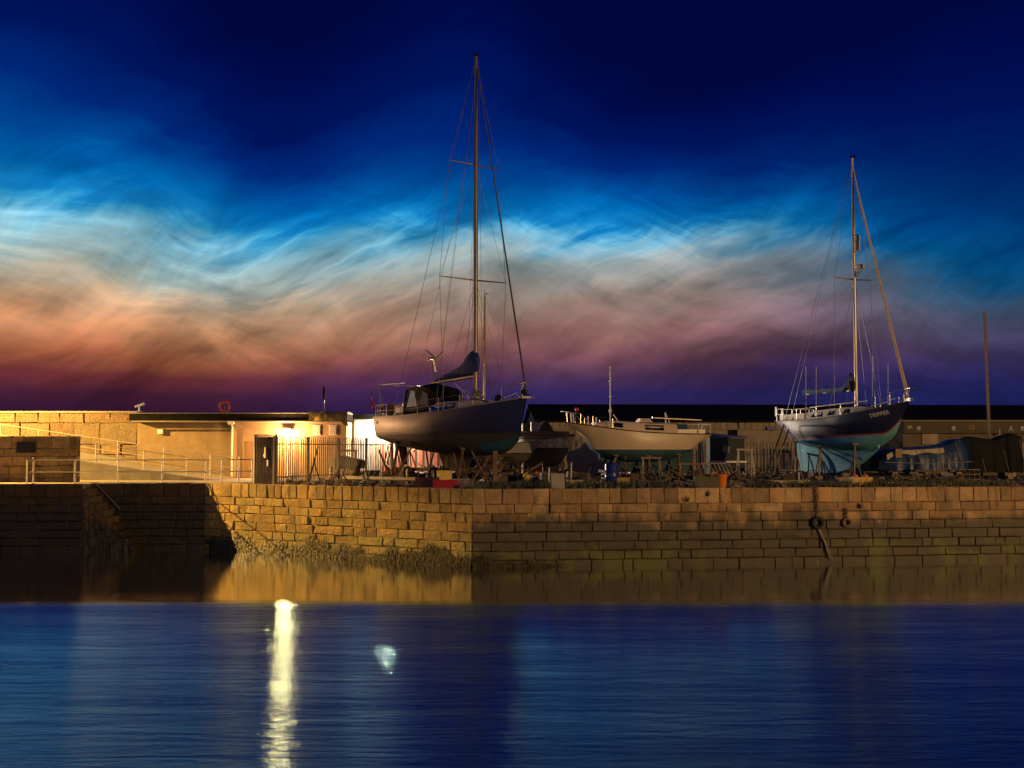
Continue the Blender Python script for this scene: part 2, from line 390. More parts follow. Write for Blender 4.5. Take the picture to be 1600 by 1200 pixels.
def masonry(root, A, B, zrows, wr, m, mback, depth=0.4, gap=0.010, chip=0.022, jit=0.03, hole=None, batter=0.0, skip=0.0, name='stone', topw=None, zmin=None):
    """courses of separate blocks along A->B (world xy), outward side to the right of A->B"""
    A = Vector((A[0], A[1], 0)); B = Vector((B[0], B[1], 0)); L = (B - A).length
    ang = math.atan2(B.y - A.y, B.x - A.x)
    rt = root
    z0, z1 = zrows[0], zrows[-1]
    bk = MB(); bk.add([(0, .07, z0), (L, .07, z0), (L, .07, z1 - .02), (0, .07, z1 - .02), (0, depth, z0), (L, depth, z0), (L, depth, z1 - .02), (0, depth, z1 - .02)],
                      [(0, 1, 2, 3), (4, 7, 6, 5), (0, 3, 7, 4), (1, 5, 6, 2), (3, 2, 6, 7)])
    bo = bk.build('mortar', mback, rt)
    M = Matrix.Translation(A) @ Matrix.Rotation(ang, 4, 'Z')
    inv = Matrix.Translation(rt.location).inverted()
    bo.matrix_local = inv @ M
    cnt = 0
    for ri in range(len(zrows) - 1):
        h = zrows[ri + 1] - zrows[ri]; x = -random.uniform(0, .4) if ri % 2 else 0.0
        x = 0.0
        first = True
        wlo, whi = topw if (topw and ri == len(zrows) - 2) else wr
        while x < L - 1e-3:
            w = random.uniform(wlo, whi)
            if first: w *= random.uniform(.5, 1); first = False
            if L - (x + w) < wlo * .6: w = L - x
            if hole and hole(x + w / 2, zrows[ri] + h / 2): x += w; continue
            vs, fs = stone_block(w - gap, h - gap, depth - .03, chip, random.random())
            off = random.uniform(-jit, jit * .4)
            if random.random() < skip: off += .045
            me = bpy.data.meshes.new(name); me.from_pydata([(a + gap / 2, b_ + off, c + gap / 2) for a, b_, c in vs], [], fs); me.update(); me.materials.append(m)
            so = bpy.data.objects.new(name, me); COL.objects.link(so); so.parent = rt
            so.matrix_local = inv @ M @ Matrix.Translation((x, 0, zrows[ri]))
            x += w; cnt += 1
    return cnt

def rows(z0, hs):
    o_ = [z0]
    for h in hs: o_.append(o_[-1] + h)
    return o_

m_mortar = mat('dark_joint', (0.06, 0.045, 0.025), 0.95, var=0.3)
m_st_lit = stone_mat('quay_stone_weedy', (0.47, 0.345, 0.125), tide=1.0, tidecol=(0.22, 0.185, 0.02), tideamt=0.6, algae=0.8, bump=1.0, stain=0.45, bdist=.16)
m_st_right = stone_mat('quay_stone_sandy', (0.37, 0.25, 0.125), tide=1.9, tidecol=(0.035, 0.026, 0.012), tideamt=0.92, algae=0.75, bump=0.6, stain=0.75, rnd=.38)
m_st_left = stone_mat('quay_stone_damp_shaded', (0.055, 0.038, 0.02), tide=2.1, tidecol=(0.014, 0.012, 0.008), tideamt=0.9, algae=0.15, bump=0.6, stain=0.8)  # damp stone, with the lack of light on this side darkened into its colour
COURSES = [0.40, 0.36, 0.36, 0.38, 0.37, 0.36, 0.36]
zc = rows(-0.15, COURSES); zc.append(DECK)        # top course about 0.6 m

w1 = thing('quay_wall', 'lamplit golden stone quay wall with dark seaweed along its foot', 'quay wall', (LEFT.x, LEFT.y, 0))
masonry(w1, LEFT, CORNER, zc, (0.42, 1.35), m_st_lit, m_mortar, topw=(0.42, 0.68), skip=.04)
w2 = thing('quay_wall', 'long dim sandstone quay wall below the yachts with a tide mark', 'quay wall', (CORNER.x, CORNER.y, 0))
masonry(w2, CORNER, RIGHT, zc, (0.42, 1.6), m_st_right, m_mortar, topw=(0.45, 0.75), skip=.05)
w3 = thing('quay_wall', 'dark shaded stone quay wall at the back of the stairs', 'quay wall', (XST, YL, 0))
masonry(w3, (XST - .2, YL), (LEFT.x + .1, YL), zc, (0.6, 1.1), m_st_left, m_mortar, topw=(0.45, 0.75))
w4 = thing('quay_wall', 'dark damp and shaded stone quay wall beside the top of the stairs', 'quay wall', (-30, YLF, 0))
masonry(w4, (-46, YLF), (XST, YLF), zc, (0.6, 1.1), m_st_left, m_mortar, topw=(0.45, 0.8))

# harbour stairs: solid stone steps going down to the right
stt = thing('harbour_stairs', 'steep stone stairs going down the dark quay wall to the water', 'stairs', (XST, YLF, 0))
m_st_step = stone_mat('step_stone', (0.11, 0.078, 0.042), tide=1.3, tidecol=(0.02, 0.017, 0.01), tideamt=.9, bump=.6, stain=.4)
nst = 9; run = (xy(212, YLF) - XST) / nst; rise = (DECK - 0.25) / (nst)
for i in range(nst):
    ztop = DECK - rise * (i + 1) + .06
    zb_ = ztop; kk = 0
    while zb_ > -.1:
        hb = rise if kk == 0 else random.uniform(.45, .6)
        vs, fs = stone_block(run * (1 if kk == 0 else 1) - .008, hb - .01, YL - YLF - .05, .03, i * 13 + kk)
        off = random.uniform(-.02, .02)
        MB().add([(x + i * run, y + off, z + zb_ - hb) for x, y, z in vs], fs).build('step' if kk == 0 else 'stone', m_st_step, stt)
        zb_ -= hb; kk += 1
m_steel = mat('galvanised_steel', (0.42, 0.40, 0.36), 0.4, 0.85, var=0.25, nscale=9)
hr = MB().tube([(run * .6, 1.0, DECK + .05), (run * 5.2, 1.0, DECK - rise * 4.2 + .1)], .028, 6)
hr.build('handrail', m_steel, stt)

# ------------------------------------------------------------------ seaweed on the lit wall
def seaweed():
    b = MB(); d = (CORNER - LEFT); L = d.length; d.normalize(); nrm = Vector((d.y, -d.x, 0))
    r = random.Random(3)
    d2_ = (RIGHT - CORNER).normalized(); nr2 = Vector((d2_.y, -d2_.x, 0))
    for i in range(9500):
        s = r.uniform(0.6, L + 3.5); d_, n_, org = (d, nrm, LEFT + d * s) if s < L else (d2_, nr2, CORNER + d2_ * (s - L))
        top = 0.60 + 0.20 * math.sin(s * 1.1) + 0.14 * math.sin(s * 2.9 + 1) + .1 * math.sin(s * 7) + r.uniform(-.22, .08)
        if s > L: top *= 1 - (s - L) / 3.7
        z = r.uniform(-.05, max(.1, top)); ln = r.uniform(.12, .34); w = r.uniform(.006, .02)
        p = org + n_ * r.uniform(.03, .08); p.z = z
        t_ = d_ * w; q = n_ * r.uniform(.01, .05); sw = d_ * r.uniform(-.04, .04)
        b.add([p - t_ * .6, p + t_ * .6, p + t_ + q + sw * .5 - Vector((0, 0, ln * .5)), p + sw - Vector((0, 0, ln)) + q * .4, p - t_ + q + sw * .5 - Vector((0, 0, ln * .5))], [(0, 1, 2, 4), (4, 2, 3)])
    o = b.build('seaweed', mat('bladder_wrack', (0.10, 0.08, 0.012), 0.4, var=0.75, nscale=5, dark=(.02, .016, .006), darkamt=.85, dscale=2.5))
    tag(o, 'brown seaweed hanging along the foot of the lamplit quay wall', 'seaweed', kind='stuff')
seaweed()

# ------------------------------------------------------------------ low wall with plaque, ramp, breakwater
m_st_wall = stone_mat('rubble_stone', (0.20, 0.15, 0.09), bdist=.2, bump=1.0, stain=0.25, rnd=.22)
YW = 55.1
lw = thing('low_wall', 'low stone wall with a dark plaque behind the quay railing', 'wall', (-30, YW, DECK))
zt = zz(681, YW)
zr = rows(DECK - .05, [.42, .40, .44, .38]); zr.append(zt)
m_st_low = stone_mat('rubble_stone_brown', (0.42, 0.30, 0.15), bdist=.2, bump=1.0, stain=0.5, rnd=.25)
xe = xy(120, YW)
masonry(lw, (-46, YW), (xe, YW), [z - 0 for z in zr], (0.5, 1.3), m_st_low, m_mortar, depth=.45)
for c in lw.children: c.location.z -= 0
pq = MB().box((0, 0, 0), (.9, .05, .52)); 
pp = atY(41, 699, YW - .1)
po = pq.build('plaque', mat('plaque_bronze', (0.02, 0.018, 0.016), .5, .3), lw); po.location = (pp.x + 30, pp.y - YW, pp.z - DECK)

m_conc = mat('pale_concrete', (0.27, 0.24, 0.19), 0.9, var=0.2, nscale=2, bump=0.3, bscale=18, dark=(0.15, 0.13, 0.10), darkamt=.5, dscale=.8)
YR0, YR1 = 58.3, 61.8
x0r = xy(330, YR0); sl = 0.145
rp = MB()
xa = -60; za = DECK + sl * (x0r - xa)
rp.add([(xa, YR0, za), (x0r, YR0, DECK + .004), (x0r, YR1 + 4.5, DECK + .004), (xa, YR1 + 4.5, za), (xa, YR0, DECK - .1), (xa, YR1 + 4.5, DECK - .1), (x0r, YR0, DECK - .1), (x0r, YR1 + 4.5, DECK - .1)],
       [(0, 1, 2, 3), (0, 4, 6, 1), (0, 3, 5, 4)])
tag(rp.build('ramp', m_conc), 'pale concrete ramp rising along the breakwater', 'ramp', kind='structure')
# paved apron at the foot of the ramp and along the railing
o = MB().add([(-60, YLF + .43, DECK - .014), (XST + .03, YLF + .43, DECK - .014), (XST + .03, YL + .43, DECK - .014), (LEFT.x + .2, YL + .43, DECK - .014), (xy(425, 56), 56, DECK - .014), (xy(425, 63), 63, DECK - .014), (-60, 63, DECK - .014)], [(0, 1, 2, 3, 4, 5, 6)]).build('pavement', m_conc)
tag(o, 'pale concrete apron behind the quay railing', 'pavement', kind='structure')

YB = 66.2
bw = thing('breakwater_wall', 'tall lamplit breakwater wall of large rough stone blocks', 'wall', (-30, YB, DECK))
ztb = zz(645, YB)
zb = rows(DECK - .05, [.62, .66, .6]); zb.append(ztb - .58); zb.append(ztb)
masonry(bw, (-62, YB), (xy(214, YB), YB), zb, (0.9, 2.3), m_st_wall, m_mortar, depth=1.2, gap=.03, chip=.07, jit=.06, topw=(1.0, 1.7))
cp = MB().box((0, 0, 0), (xy(214, YB) + 62, 1.35, .09)); co = cp.build('coping', m_conc, bw)
co.location = ((xy(214, YB) - 62) / 2 + 30, .6, ztb - DECK + .05)
# the breakwater goes on, unlit, behind the sheds
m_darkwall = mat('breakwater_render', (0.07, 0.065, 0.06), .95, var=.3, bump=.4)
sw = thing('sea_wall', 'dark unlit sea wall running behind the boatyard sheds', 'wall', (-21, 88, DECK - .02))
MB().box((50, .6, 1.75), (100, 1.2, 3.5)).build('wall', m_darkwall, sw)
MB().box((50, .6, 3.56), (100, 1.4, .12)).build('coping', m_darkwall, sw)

# ------------------------------------------------------------------ lamps (real lamps of the place)
def point(name, loc, P, col, rad=.12, parent=None):
    l = bpy.data.lights.new(name, 'POINT'); l.energy = P; l.color = col; l.shadow_soft_size = rad
    o = bpy.data.objects.new(name, l); COL.objects.link(o); o.location = loc
    if parent: o.parent = parent
    return o
def spot(name, loc, P, col, ang, blend, aim=(0, 0, -1), rad=.12, parent=None):
    l = bpy.data.lights.new(name, 'SPOT'); l.energy = P; l.color = col; l.shadow_soft_size = rad; l.spot_size = ang; l.spot_blend = blend
    o = bpy.data.objects.new(name, l); COL.objects.link(o); o.location = loc
    o.rotation_euler = Vector(aim).to_track_quat('-Z', 'Y').to_euler()
    if parent: o.parent = parent
    return o
m_lampglass = mat('lamp_glass_amber', (1, .7, .35), .4, emit=(1, .62, .22), estr=60)
def street_lamp(label, x, y, z0, h, P, cut=156, col=(1, .60, .17), arm=(0.9, 0)):
    t = thing('street_lamp', label, 'street lamp', (x - arm[0], y - arm[1], z0))
    MB().tube([(0, 0, 0), (0, 0, h + .12)], [.09, .055], 10).tube([(0, 0, h + .1), (arm[0], arm[1], h + .16)], .035, 8).lathe([(.14, 0), (.14, .5), (.09, .55)], 10).build('post', m_steel, t, True)
    MB().box((arm[0], arm[1], h + .16), (.62, .26, .12)).build('lamp_head', mat('lamp_casing', (.3, .3, .3), .5, .4), t)
    MB().box((arm[0], arm[1], h + .085), (.4, .18, .02)).build('lamp_glass', m_lampglass, t)
    if cut < 180: spot('lamp_light', (arm[0], arm[1], h + .03), P, col, R(cut), .12, parent=t)
    else: point('lamp_light', (arm[0], arm[1], h - .12), P, col, .15, t)
    return t
street_lamp('tall sodium street lamp behind the low stone wall', -36.0, 56.7, DECK, 7.9, 135000, 158, (1, .55, .12), arm=(0.9, 0))
street_lamp('tall sodium street lamp on the near quay across the water', 56.0, -8.0, 3.0, 9.5, 115000, 180, (1, .60, .22), arm=(0, .9))
o = MB().box((0, -14, 1.45), (120, 16, 3.1)).build('near_quay', m_ground); tag(o, 'near quay behind the viewpoint', 'ground', kind='structure')

# ------------------------------------------------------------------ sheds on the left
YS = 63.4
m_render_l = mat('ochre_render', (0.24, 0.17, 0.09), .9, var=.25, nscale=1.5, bump=.5, bscale=14, dark=(.20, .15, .09), darkamt=.6, dscale=.7)
m_black = mat('black_felt', (0.012, 0.011, 0.010), 1.0, spec=.05, var=.4, nscale=3, bump=.3)
m_white = mat('white_paint', (0.72, 0.69, 0.62), .6, var=.08, nscale=3, dark=(.45, .4, .33), darkamt=.3, dscale=1.2)
sh = thing('harbour_shed', 'low ochre rendered harbour shed with a flat dark roof edge', 'shed', (xy(212, YS), YS, DECK))
ox = xy(212, YS); xm = xy(363, YS) - ox; x2 = xy(541, YS) - ox
zg = zz(659, YS) - DECK; zr_ = zz(646.5, YS) - DECK
MB().box((xm / 2, .25 + .2, zg / 2), (xm, .5, zg)).box((xm / 2, 3.2, zg / 2), (xm, 5.0, zg - .02)).build('wall', m_render_l, sh)
MB().box(((xm + x2) / 2 + .03, .25, zg / 2), (x2 - xm - .06, .5, zg)).box(((xm + x2) / 2, 3.2, zg / 2), (x2 - xm, 5.2, zg - .02)).build('wall', mat('orange_render', (0.30, 0.205, 0.10), .9, var=.15, nscale=1.5, bump=.35, bscale=16, dark=(.3, .2, .1), darkamt=.4, dscale=.8), sh)
rf = MB().box((x2 / 2 - .1, 2.75, (zg + zr_) / 2 + .03), (x2 + .35, 6.2, zr_ - zg - .06)).build('roof', m_black, sh)
MB().box((x2 / 2 - .1, 2.75, zr_ + .02), (x2 + .4, 6.25, .035)).build('coping', m_conc, rf)
gt = MB()
gt.tube([(-.1, -.42, zg), (x2 - .05, -.42, zg)], .05, 6).build('gutter', m_conc, sh)
dp = MB().tube([(xm, -.36, zg - .05), (xm + .02, -.12, zg - .3), (xm + .02, -.12, .05)], .05, 8); dp.box((xm, -.36, zg - .07), (.3, .2, .18), taper=1.3)
dp.build('downpipe', m_white, sh)
MB().box((xy(249, YS) - ox, .12, zz(673.5, YS) - DECK), (.28, .16, .3)).build('alarm_box', m_white, sh)
dr = MB().box((xy(399, YS) - ox, -.02, 1.0), (.95, .06, 2.0)).build('door', mat('brown_door', (.22, .13, .06), .6), sh)
MB().box((xy(399, YS) - ox + .35, -.08, 1.0), (.05, .06, .14)).build('handle', m_steel, dr)
for u in (495, 520):
    wn = MB().box((xy(u, YS) - ox, -.02, zz(672, YS) - DECK), (.42, .06, .55)).build('window', m_white, sh)
    MB().box((xy(u, YS) - ox, -.06, zz(672, YS) - DECK), (.34, .02, .46)).build('pane', mat('pale_glass', (.45, .42, .35), .2), wn)
# tarpaulin thrown over the end of the roof
tp = MB(); r = random.Random(5); gx = 12; gy = 5
xs0, xs1 = xy(484, YS) - ox, xy(545, YS) - ox
vs = []
for i in range(gx + 1):
    for j in range(gy + 1):
        x = xs0 + (xs1 - xs0) * i / gx
        yv = (1.6, .5, -.30, -.46, -.5, -.52)[j]; zv = (zr_ + .12, zr_ + .12, zr_ + .1, zr_ - .12, zr_ - .3, zr_ - .42)[j]
        vs.append((x + r.uniform(-.06, .06), yv + r.uniform(-.04, .04), zv + r.uniform(-.045, .06) - (.25 if i > gx - 2 and j > 2 else 0)))
fs = [(i * (gy + 1) + j, (i + 1) * (gy + 1) + j, (i + 1) * (gy + 1) + j + 1, i * (gy + 1) + j + 1) for i in range(gx) for j in range(gy)]
to = tp.add(vs, fs).build('tarpaulin', mat('yellow_tarp', (.50, .36, .07), .5, var=.25), None, True); to.location = sh.location
tag(to, 'crumpled yellow tarpaulin thrown over the end of the shed roof', 'tarpaulin')

# things on the shed roof
lb = thing('lifebuoy', 'orange lifebuoy ring standing on the shed roof', 'lifebuoy', atY(350.5, 645.5, YS + .6))
lb.location.z = DECK + zr_ + .04
MB().torus((0, 0, .36), .28, .075, 'y', 20, 8).build('ring', mat('lifebuoy_orange', (.62, .12, .03), .5), lb, True)
for a in (45, 135, 225, 315):
    MB().torus((.28 * math.cos(R(a)), 0, .36 + .28 * math.sin(R(a))), .082, .012, 'y', 8, 5).build('band', m_white, lb)
MB().box((0, .12, .2), (.06, .05, .4)).box((0, .12, .01), (.3, .3, .02)).build('bracket', m_steel, lb)
tl = thing('mounted_telescope', 'small pale blue telescope on a short stand atop the breakwater', 'telescope', (xy(213, YB), YB + .4, ztb + .08))
m_pb = mat('pale_blue_paint', (.42, .52, .85), .4)
MB().tube([(0, 0, 0), (0, 0, .3)], .05, 8).lathe([(.13, 0), (.13, .04)], 10).build('stand', m_pb, tl)
MB().tube([(-.26, 0, .28), (.0, 0, .36), (.3, 0, .47)], [.06, .075, .1], 8).build('barrel', m_pb, tl)
fp = thing('flue_pipe', 'thin upright flue pipe with a dark upper half above the shed roof', 'pipe', (xy(505.5, YS + 1.2), YS + 1.2, DECK + zr_ + .04))
h = zz(604, YS + 1.2) - fp.location.z
MB().tube([(0, 0, 0), (0, 0, h * .5)], .05, 8).build('lower_pipe', m_white, fp)
MB().tube([(0, 0, h * .5), (0, 0, h)], .07, 8).build('upper_pipe', m_black, fp)

# bulkhead lamp on the shed wall: the glaring one
L1 = Vector((xy(448, YS - .45), YS - .45, zz(676, YS - .45)))
bl = thing('wall_lamp', 'glaring amber floodlight on a bracket in front of the ochre shed', 'lamp', (L1.x, YS - .02, L1.z))
MB().box((0, -.05, 0), (.22, .1, .22)).tube([(0, -.05, 0), (0, -.32, .1)], .03, 6).build('bracket', m_steel, bl)
MB().box((0, -.30, .16), (.40, .26, .06), rot=(R(-18), 0, 0)).build('hood', mat('lamp_casing', (.3, .3, .3), .5, .4), bl)
MB().lathe([(.02, -.18), (.13, -.13), (.19, -.02), (.16, .08), (.03, .1)], 14, (0, -.46, 0)).build('lens', mat('lamp_lens_hot', (1, .8, .5), .4, emit=(1, .42, .30), estr=420), bl, True)
point('lamp_light', (0, -.8, -.12), 900, (1, .54, .17), .12, bl)
ps = MB().tube([(0, 0, 0), (0, 0, L1.z - DECK - .3)], .04, 8); po = ps.build('conduit', m_white, bl); po.location = (0, -.1, -(L1.z - DECK))

# white store behind the blue yacht, lit by its own floodlight
YV = 65.6
ws = thing('white_store', 'white painted store with a bright roller door beside the ochre shed', 'shed', (xy(544, YV), YV, DECK))
ox2 = ws.location.x; xw = xy(705, YV) - ox2; zt2 = zz(655, YV) - DECK
m_ws = mat('cream_wall', (.50, .40, .26), .8, var=.1, nscale=2, dark=(.5, .3, .2), darkamt=.35, dscale=.6)
MB().box((xw / 2, 2.5, zt2 / 2), (xw, 5, zt2)).build('wall', m_ws, ws)
MB().box((xw / 2, 2.45, zt2 + .14), (xw + .3, 5.4, .28)).build('roof', m_black, ws)
MB().box((xy(568, YV) - ox2, -.04, zt2 / 2 + .1), (1.05, .08, zt2 - .35)).build('roller_door', m_white, ws)
for i in range(9):
    MB().box((xy(600, YV) - ox2 + i * .42, -.03, .95), (.2, .04, 1.7)).build('red_board', mat('red_board_paint', (.55, .16, .09), .7), ws)
L2 = Vector((xy(652, YV), YV - .5, zz(657, YV)))
fl = thing('wall_lamp', 'white floodlight on the store wall hidden behind the blue yacht hull', 'lamp', (L2.x, YV - .02, L2.z))
MB().tube([(0, 0, 0), (0, -.4, .1)], .03, 6).build('bracket', m_steel, fl)
MB().box((0, -.42, .08), (.4, .2, .3)).build('housing', mat('lamp_casing', (.3, .3, .3), .5, .4), fl)
MB().box((0, -.53, .08), (.34, .02, .24)).build('lens', mat('lamp_lens_white', (1, 1, .95), .4, emit=(1, .80, .70), estr=1800), fl)
spot('lamp_light', (.1, -.7, .0), 3500, (1, .80, .56), R(90), .5, aim=(1, -.5, -.12), rad=.14, parent=fl)
L3_ = Vector((xy(610, YV), YV, zz(668, YV)))
fl2 = thing('wall_lamp', 'small white bulkhead lamp on the store wall behind the navy stern', 'lamp', (L3_.x, YV - .02, L3_.z))
MB().box((0, -.05, 0), (.2, .1, .2)).build('housing', MATS['lamp_casing'], fl2)
MB().lathe([(.02, -.14), (.14, -.1), (.17, 0), (.14, .1), (.02, .14)], 12, (0, -.2, 0)).build('lens', MATS['lamp_lens_white'], fl2, True)
point('lamp_light', (0, -.75, 0), 700, (1, .84, .6), .12, fl2)

fl3 = thing('floodlight_post', 'yard floodlight on a steel post hidden behind the navy bow', 'lamp', (.05, 70.5, DECK - .02))
fz = zz(660, 70.5) - DECK
MB().tube([(0, 0, 0), (0, 0, fz)], .06, 8).build('post', m_steel, fl3)
MB().box((.08, -.06, fz), (.3, .3, .26), rot=(0, 0, R(-38))).build('housing', MATS['lamp_casing'], fl3)
MB().box((.22, -.17, fz), (.02, .26, .2), rot=(0, 0, R(-38))).build('lens', mat('lamp_lens_dim', (1, 1, .95), .4, emit=(1, .9, .75), estr=25), fl3)
spot('lamp_light', (.42, -.33, fz), 8500, (1, .78, .58), R(62), .5, aim=(13.35, -10.5, -1.3), rad=.14, parent=fl3)

# ------------------------------------------------------------------ long shed with the black roof
ls = thing('long_shed', 'long boarded boatyard shed with a black pitched roof', 'shed', (xy(843, 73.5), 73.5, DECK), rz=R(3.0))
ze = zz(659, 73.5) - DECK; zrd = zz(634.5, 79.5) - DECK; LL = 62
m_board = mat('weathered_board', (.34, .27, .19), .85, var=.22, nscale=3, bump=.3, dark=(.16, .12, .08), darkamt=.5, dscale=1.5, rnd=.15, stretch=(1, 1, .25))
MB().box((LL / 2, 6.1, ze / 2), (LL, 12.0, ze)).build('wall', mat('shed_panel', (.32, .26, .18), .85, var=.15, nscale=1.2, bump=.2, dark=(.2, .15, .1), darkamt=.4), ls)
rfm = MB().prism([(-.35, 0), (LL + .3, 0), (LL + .3, .1), (-.35, .1)], 0, 1)
rfm = MB(); y0, y1 = -.35, 12.6; ym = 6.1
for (ya, za_, yb, zb_) in ((y0, ze - .02, ym, zrd), (y1, ze - .02, ym, zrd)):
    rfm.add([(-.3, ya, za_), (LL, ya, za_), (LL, yb, zb_), (-.3, yb, zb_), (-.3, ya, za_ + .14), (LL, ya, za_ + .14), (LL, yb, zb_ + .14), (-.3, yb, zb_ + .14)],
            [(0, 1, 2, 3), (7, 6, 5, 4), (0, 4, 5, 1), (1, 5, 6, 2), (2, 6, 7, 3), (3, 7, 4, 0)])
rfm.build('roof', m_black, ls)
MB().add([(0.003, .1, ze), (.003, 12.1, ze), (.003, 6.1, zrd - .02), (-.06, .1, ze), (-.06, 12.1, ze), (-.06, 6.1, zrd - .02)], [(0, 1, 2), (5, 4, 3), (0, 2, 5, 3), (1, 4, 5, 2), (0, 3, 4, 1)]).build('gable', m_board, ls)
for i in range(20):
    MB().box((-.03, .4 + i * .6, ze / 2), (.06, .56, ze - .02)).build('board', m_board, ls)
proto = None
xb = 0.05; i = 0
while xb < 28:
    wbd = .40
    if not (12.2 < xb < 12.75):
        if proto is None:
            proto = MB().box((0, 0, 0), (.37, .07, .42)).build('board', m_board, ls); q = proto
        else: q = clone(proto, ls)
        q.location = (xb + .2, -.02, ze - .23)
    xb += wbd
MB().box((14, -.03, ze - .47), (28, .09, .07)).build('rail', m_board, ls)
for k, xx in enumerate((5.2, 10.4, 12.5, 17.5, 22.5)):
    MB().box((xx, -.06, ze / 2 - .25), (.16 if xx != 12.5 else .5, .12, ze - .5)).build('pillar', m_black if xx == 12.5 else m_board, ls)
MB().box((xy(1211, 73.3) - ls.location.x, -.25, zz(668.5, 73.3) - DECK - .0), (.62, .05, .24)).build('blue_sign', mat('blue_sign', (.01, .02, .16), .5), ls)

# low office block on the right with a fascia band
YO = 68.0
ob = thing('harbour_office', 'low dim harbour building with a lettered fascia band', 'building', (xy(1414, YO), YO, DECK))
ox3 = ob.location.x; zto = zz(658, YO) - DECK; zfo = zz(677, YO) - DECK; xo = 20
MB().box((xo / 2, 2.6, zfo / 2), (xo, 4.6, zfo)).build('wall', mat('brown_wall', (.12, .09, .055), .9, var=.3, nscale=1.5), ob)
fa = MB().box((xo / 2, 2.5, (zto + zfo) / 2), (xo + .1, 5.2, zto - zfo)).build('fascia', mat('fascia_brown', (.075, .055, .03), .8, var=.2, nscale=1.2), ob)
MB().box((xo / 2, 2.5, zto + .03), (xo + .3, 5.4, .06)).build('trim', mat('fascia_trim', (.22, .18, .13), .7), ob)
for u in (1434, 1489, 1597):
    ro = MB().lathe([(.0, .1), (.14, .08), (.17, 0)], 12).build('round_light', mat('unlit_lens', (.14, .12, .10), .4), ob, True)
    ro.location = (xy(u, YO) - ox3, -.1, zz(669.5, YO) - DECK); ro.rotation_euler = (R(90), 0, 0)
MB().box((xy(1421, YO) - ox3, -.13, zz(667.5, YO) - DECK), (.28, .04, .18)).build('notice', mat('notice_pale', (.26, .22, .16), .7), ob)
MB().box((xy(1561, YO) - ox3, -.13, zz(675, YO) - DECK), (.09, .04, .34)).build('notice', MATS['notice_pale'], ob)
MB().box((xy(1456, YO) - ox3, .25, zz(686, YO) - DECK), (.95, .1, .62)).build('door', m_board, ob)
MB().box((xy(1590, YO) - ox3, .2, 1.5), (.9, .15, .9)).build('panel', mat('pale_brown_panel', (.3, .2, .13), .8), ob)
def text(body, size, m, parent, M, name='lettering'):
    cu = bpy.data.curves.new(name, 'FONT'); cu.body = body; cu.size = size; cu.extrude = .006; cu.align_x = 'CENTER'; cu.align_y = 'CENTER'
    tmp = bpy.data.objects.new('tmp', cu); COL.objects.link(tmp)
    bpy.context.view_layer.update()
    me = bpy.data.meshes.new_from_object(tmp.evaluated_get(bpy.context.evaluated_depsgraph_get()))
    bpy.data.objects.remove(tmp)
    me.name = name; me.materials.clear(); me.materials.append(m)
    o = bpy.data.objects.new(name, me); COL.objects.link(o); o.parent = parent; o.matrix_local = M
    return o
T90 = Matrix.Rotation(R(90), 4, 'X')
text('10', .42, mat('amber_number', (.3, .15, .02), .6), ob, Matrix.Translation((xy(1517, YO) - ox3, -.12, zz(668, YO) - DECK)) @ T90)
text('A', .46, mat('white_letter', (.36, .33, .28), .6), ob, Matrix.Translation((xy(1579, YO) - ox3, -.12, zz(670, YO) - DECK)) @ T90)

# ------------------------------------------------------------------ railings
def rail_run(root, pts, h, m, posts=True, rails=(1.0, .5), r=.024, pr=.032):
    """each post and each rail its own part; pts in local space at foot level"""
    for p in pts:
        MB().tube([p, Vector(p) + Vector((0, 0, h))], pr, 8).lathe([(.07, 0), (.07, .02)], 8, p).build('post', m, root)
    for f in rails:
        for a, b in zip(pts[:-1], pts[1:]):
            MB().tube([Vector(a) + Vector((0, 0, h * f - .03)), Vector(b) + Vector((0, 0, h * f - .03))], r, 6).build('rail', m, root)
m_rail = mat('galvanised_rail', (.50, .46, .38), .45, .6, var=.2, nscale=10)
qr = thing('quay_railing', 'galvanised two-rail railing along the edge of the left quay', 'railing', (-17, YL + .3, DECK))
def qpt(u, y): return Vector((xy(u, y) + 17, y - YL - .3, -.01))
yq = [(53, YLF + .3), (117.5, YLF + .3), (185, YL + .35), (254, YL + .35), (322, YL + .45)]
rail_run(qr, [qpt(*p) for p in yq], 1.1, m_rail)
for (u, y) in ((43, YLF + .3), (347, YL + .9), (373, YL + 1.4), (394, YL + 1.9)): MB().tube([qpt(u, y), qpt(u, y) + Vector((0, 0, 1.1))], .034, 8).build('post', m_rail, qr)
ex = [qpt(322, YL + .45), qpt(347, YL + .9), qpt(373, YL + 1.4), qpt(394, YL + 1.9)]
for f in (1.0, .5):
    for a, b in zip(ex[:-1], ex[1:]): MB().tube([a + Vector((0, 0, 1.1 * f - .03)), b + Vector((0, 0, 1.1 * f - .03))], .028, 6).build('rail', m_rail, qr)
    MB().tube([qpt(43, YLF + .3) + Vector((0, 0, 1.1 * f - .03)), qpt(53, YLF + .3) + Vector((0, 0, 1.1 * f - .03))], .03, 6).build('rail', m_rail, qr)
MB().box(qpt(46, YLF + .3) + Vector((0, 0, 1.15)), (.34, .1, .07)).build('cap', m_rail, qr)
rr1 = thing('ramp_railing', 'sloping galvanised handrail on the near side of the ramp', 'railing', (x0r, YR0 + .1, DECK))
def rpt(u, Y): 
    x = xy(u, Y); return Vector((x - x0r, Y - YR0 - .1, max(0, sl * (x0r - x))))
rail_run(rr1, [rpt(u, YR0 + .1) for u in (76, 150, 225, 292)], 1.0, m_rail)
rr2 = thing('ramp_railing', 'long sloping handrail on the breakwater side of the ramp', 'railing', (x0r, YR0 + .1, DECK))
rail_run(rr2, [rpt(u, YR1) for u in (-70, 0, 60, 122, 184, 256, 329, 374)], 1.15, m_rail)

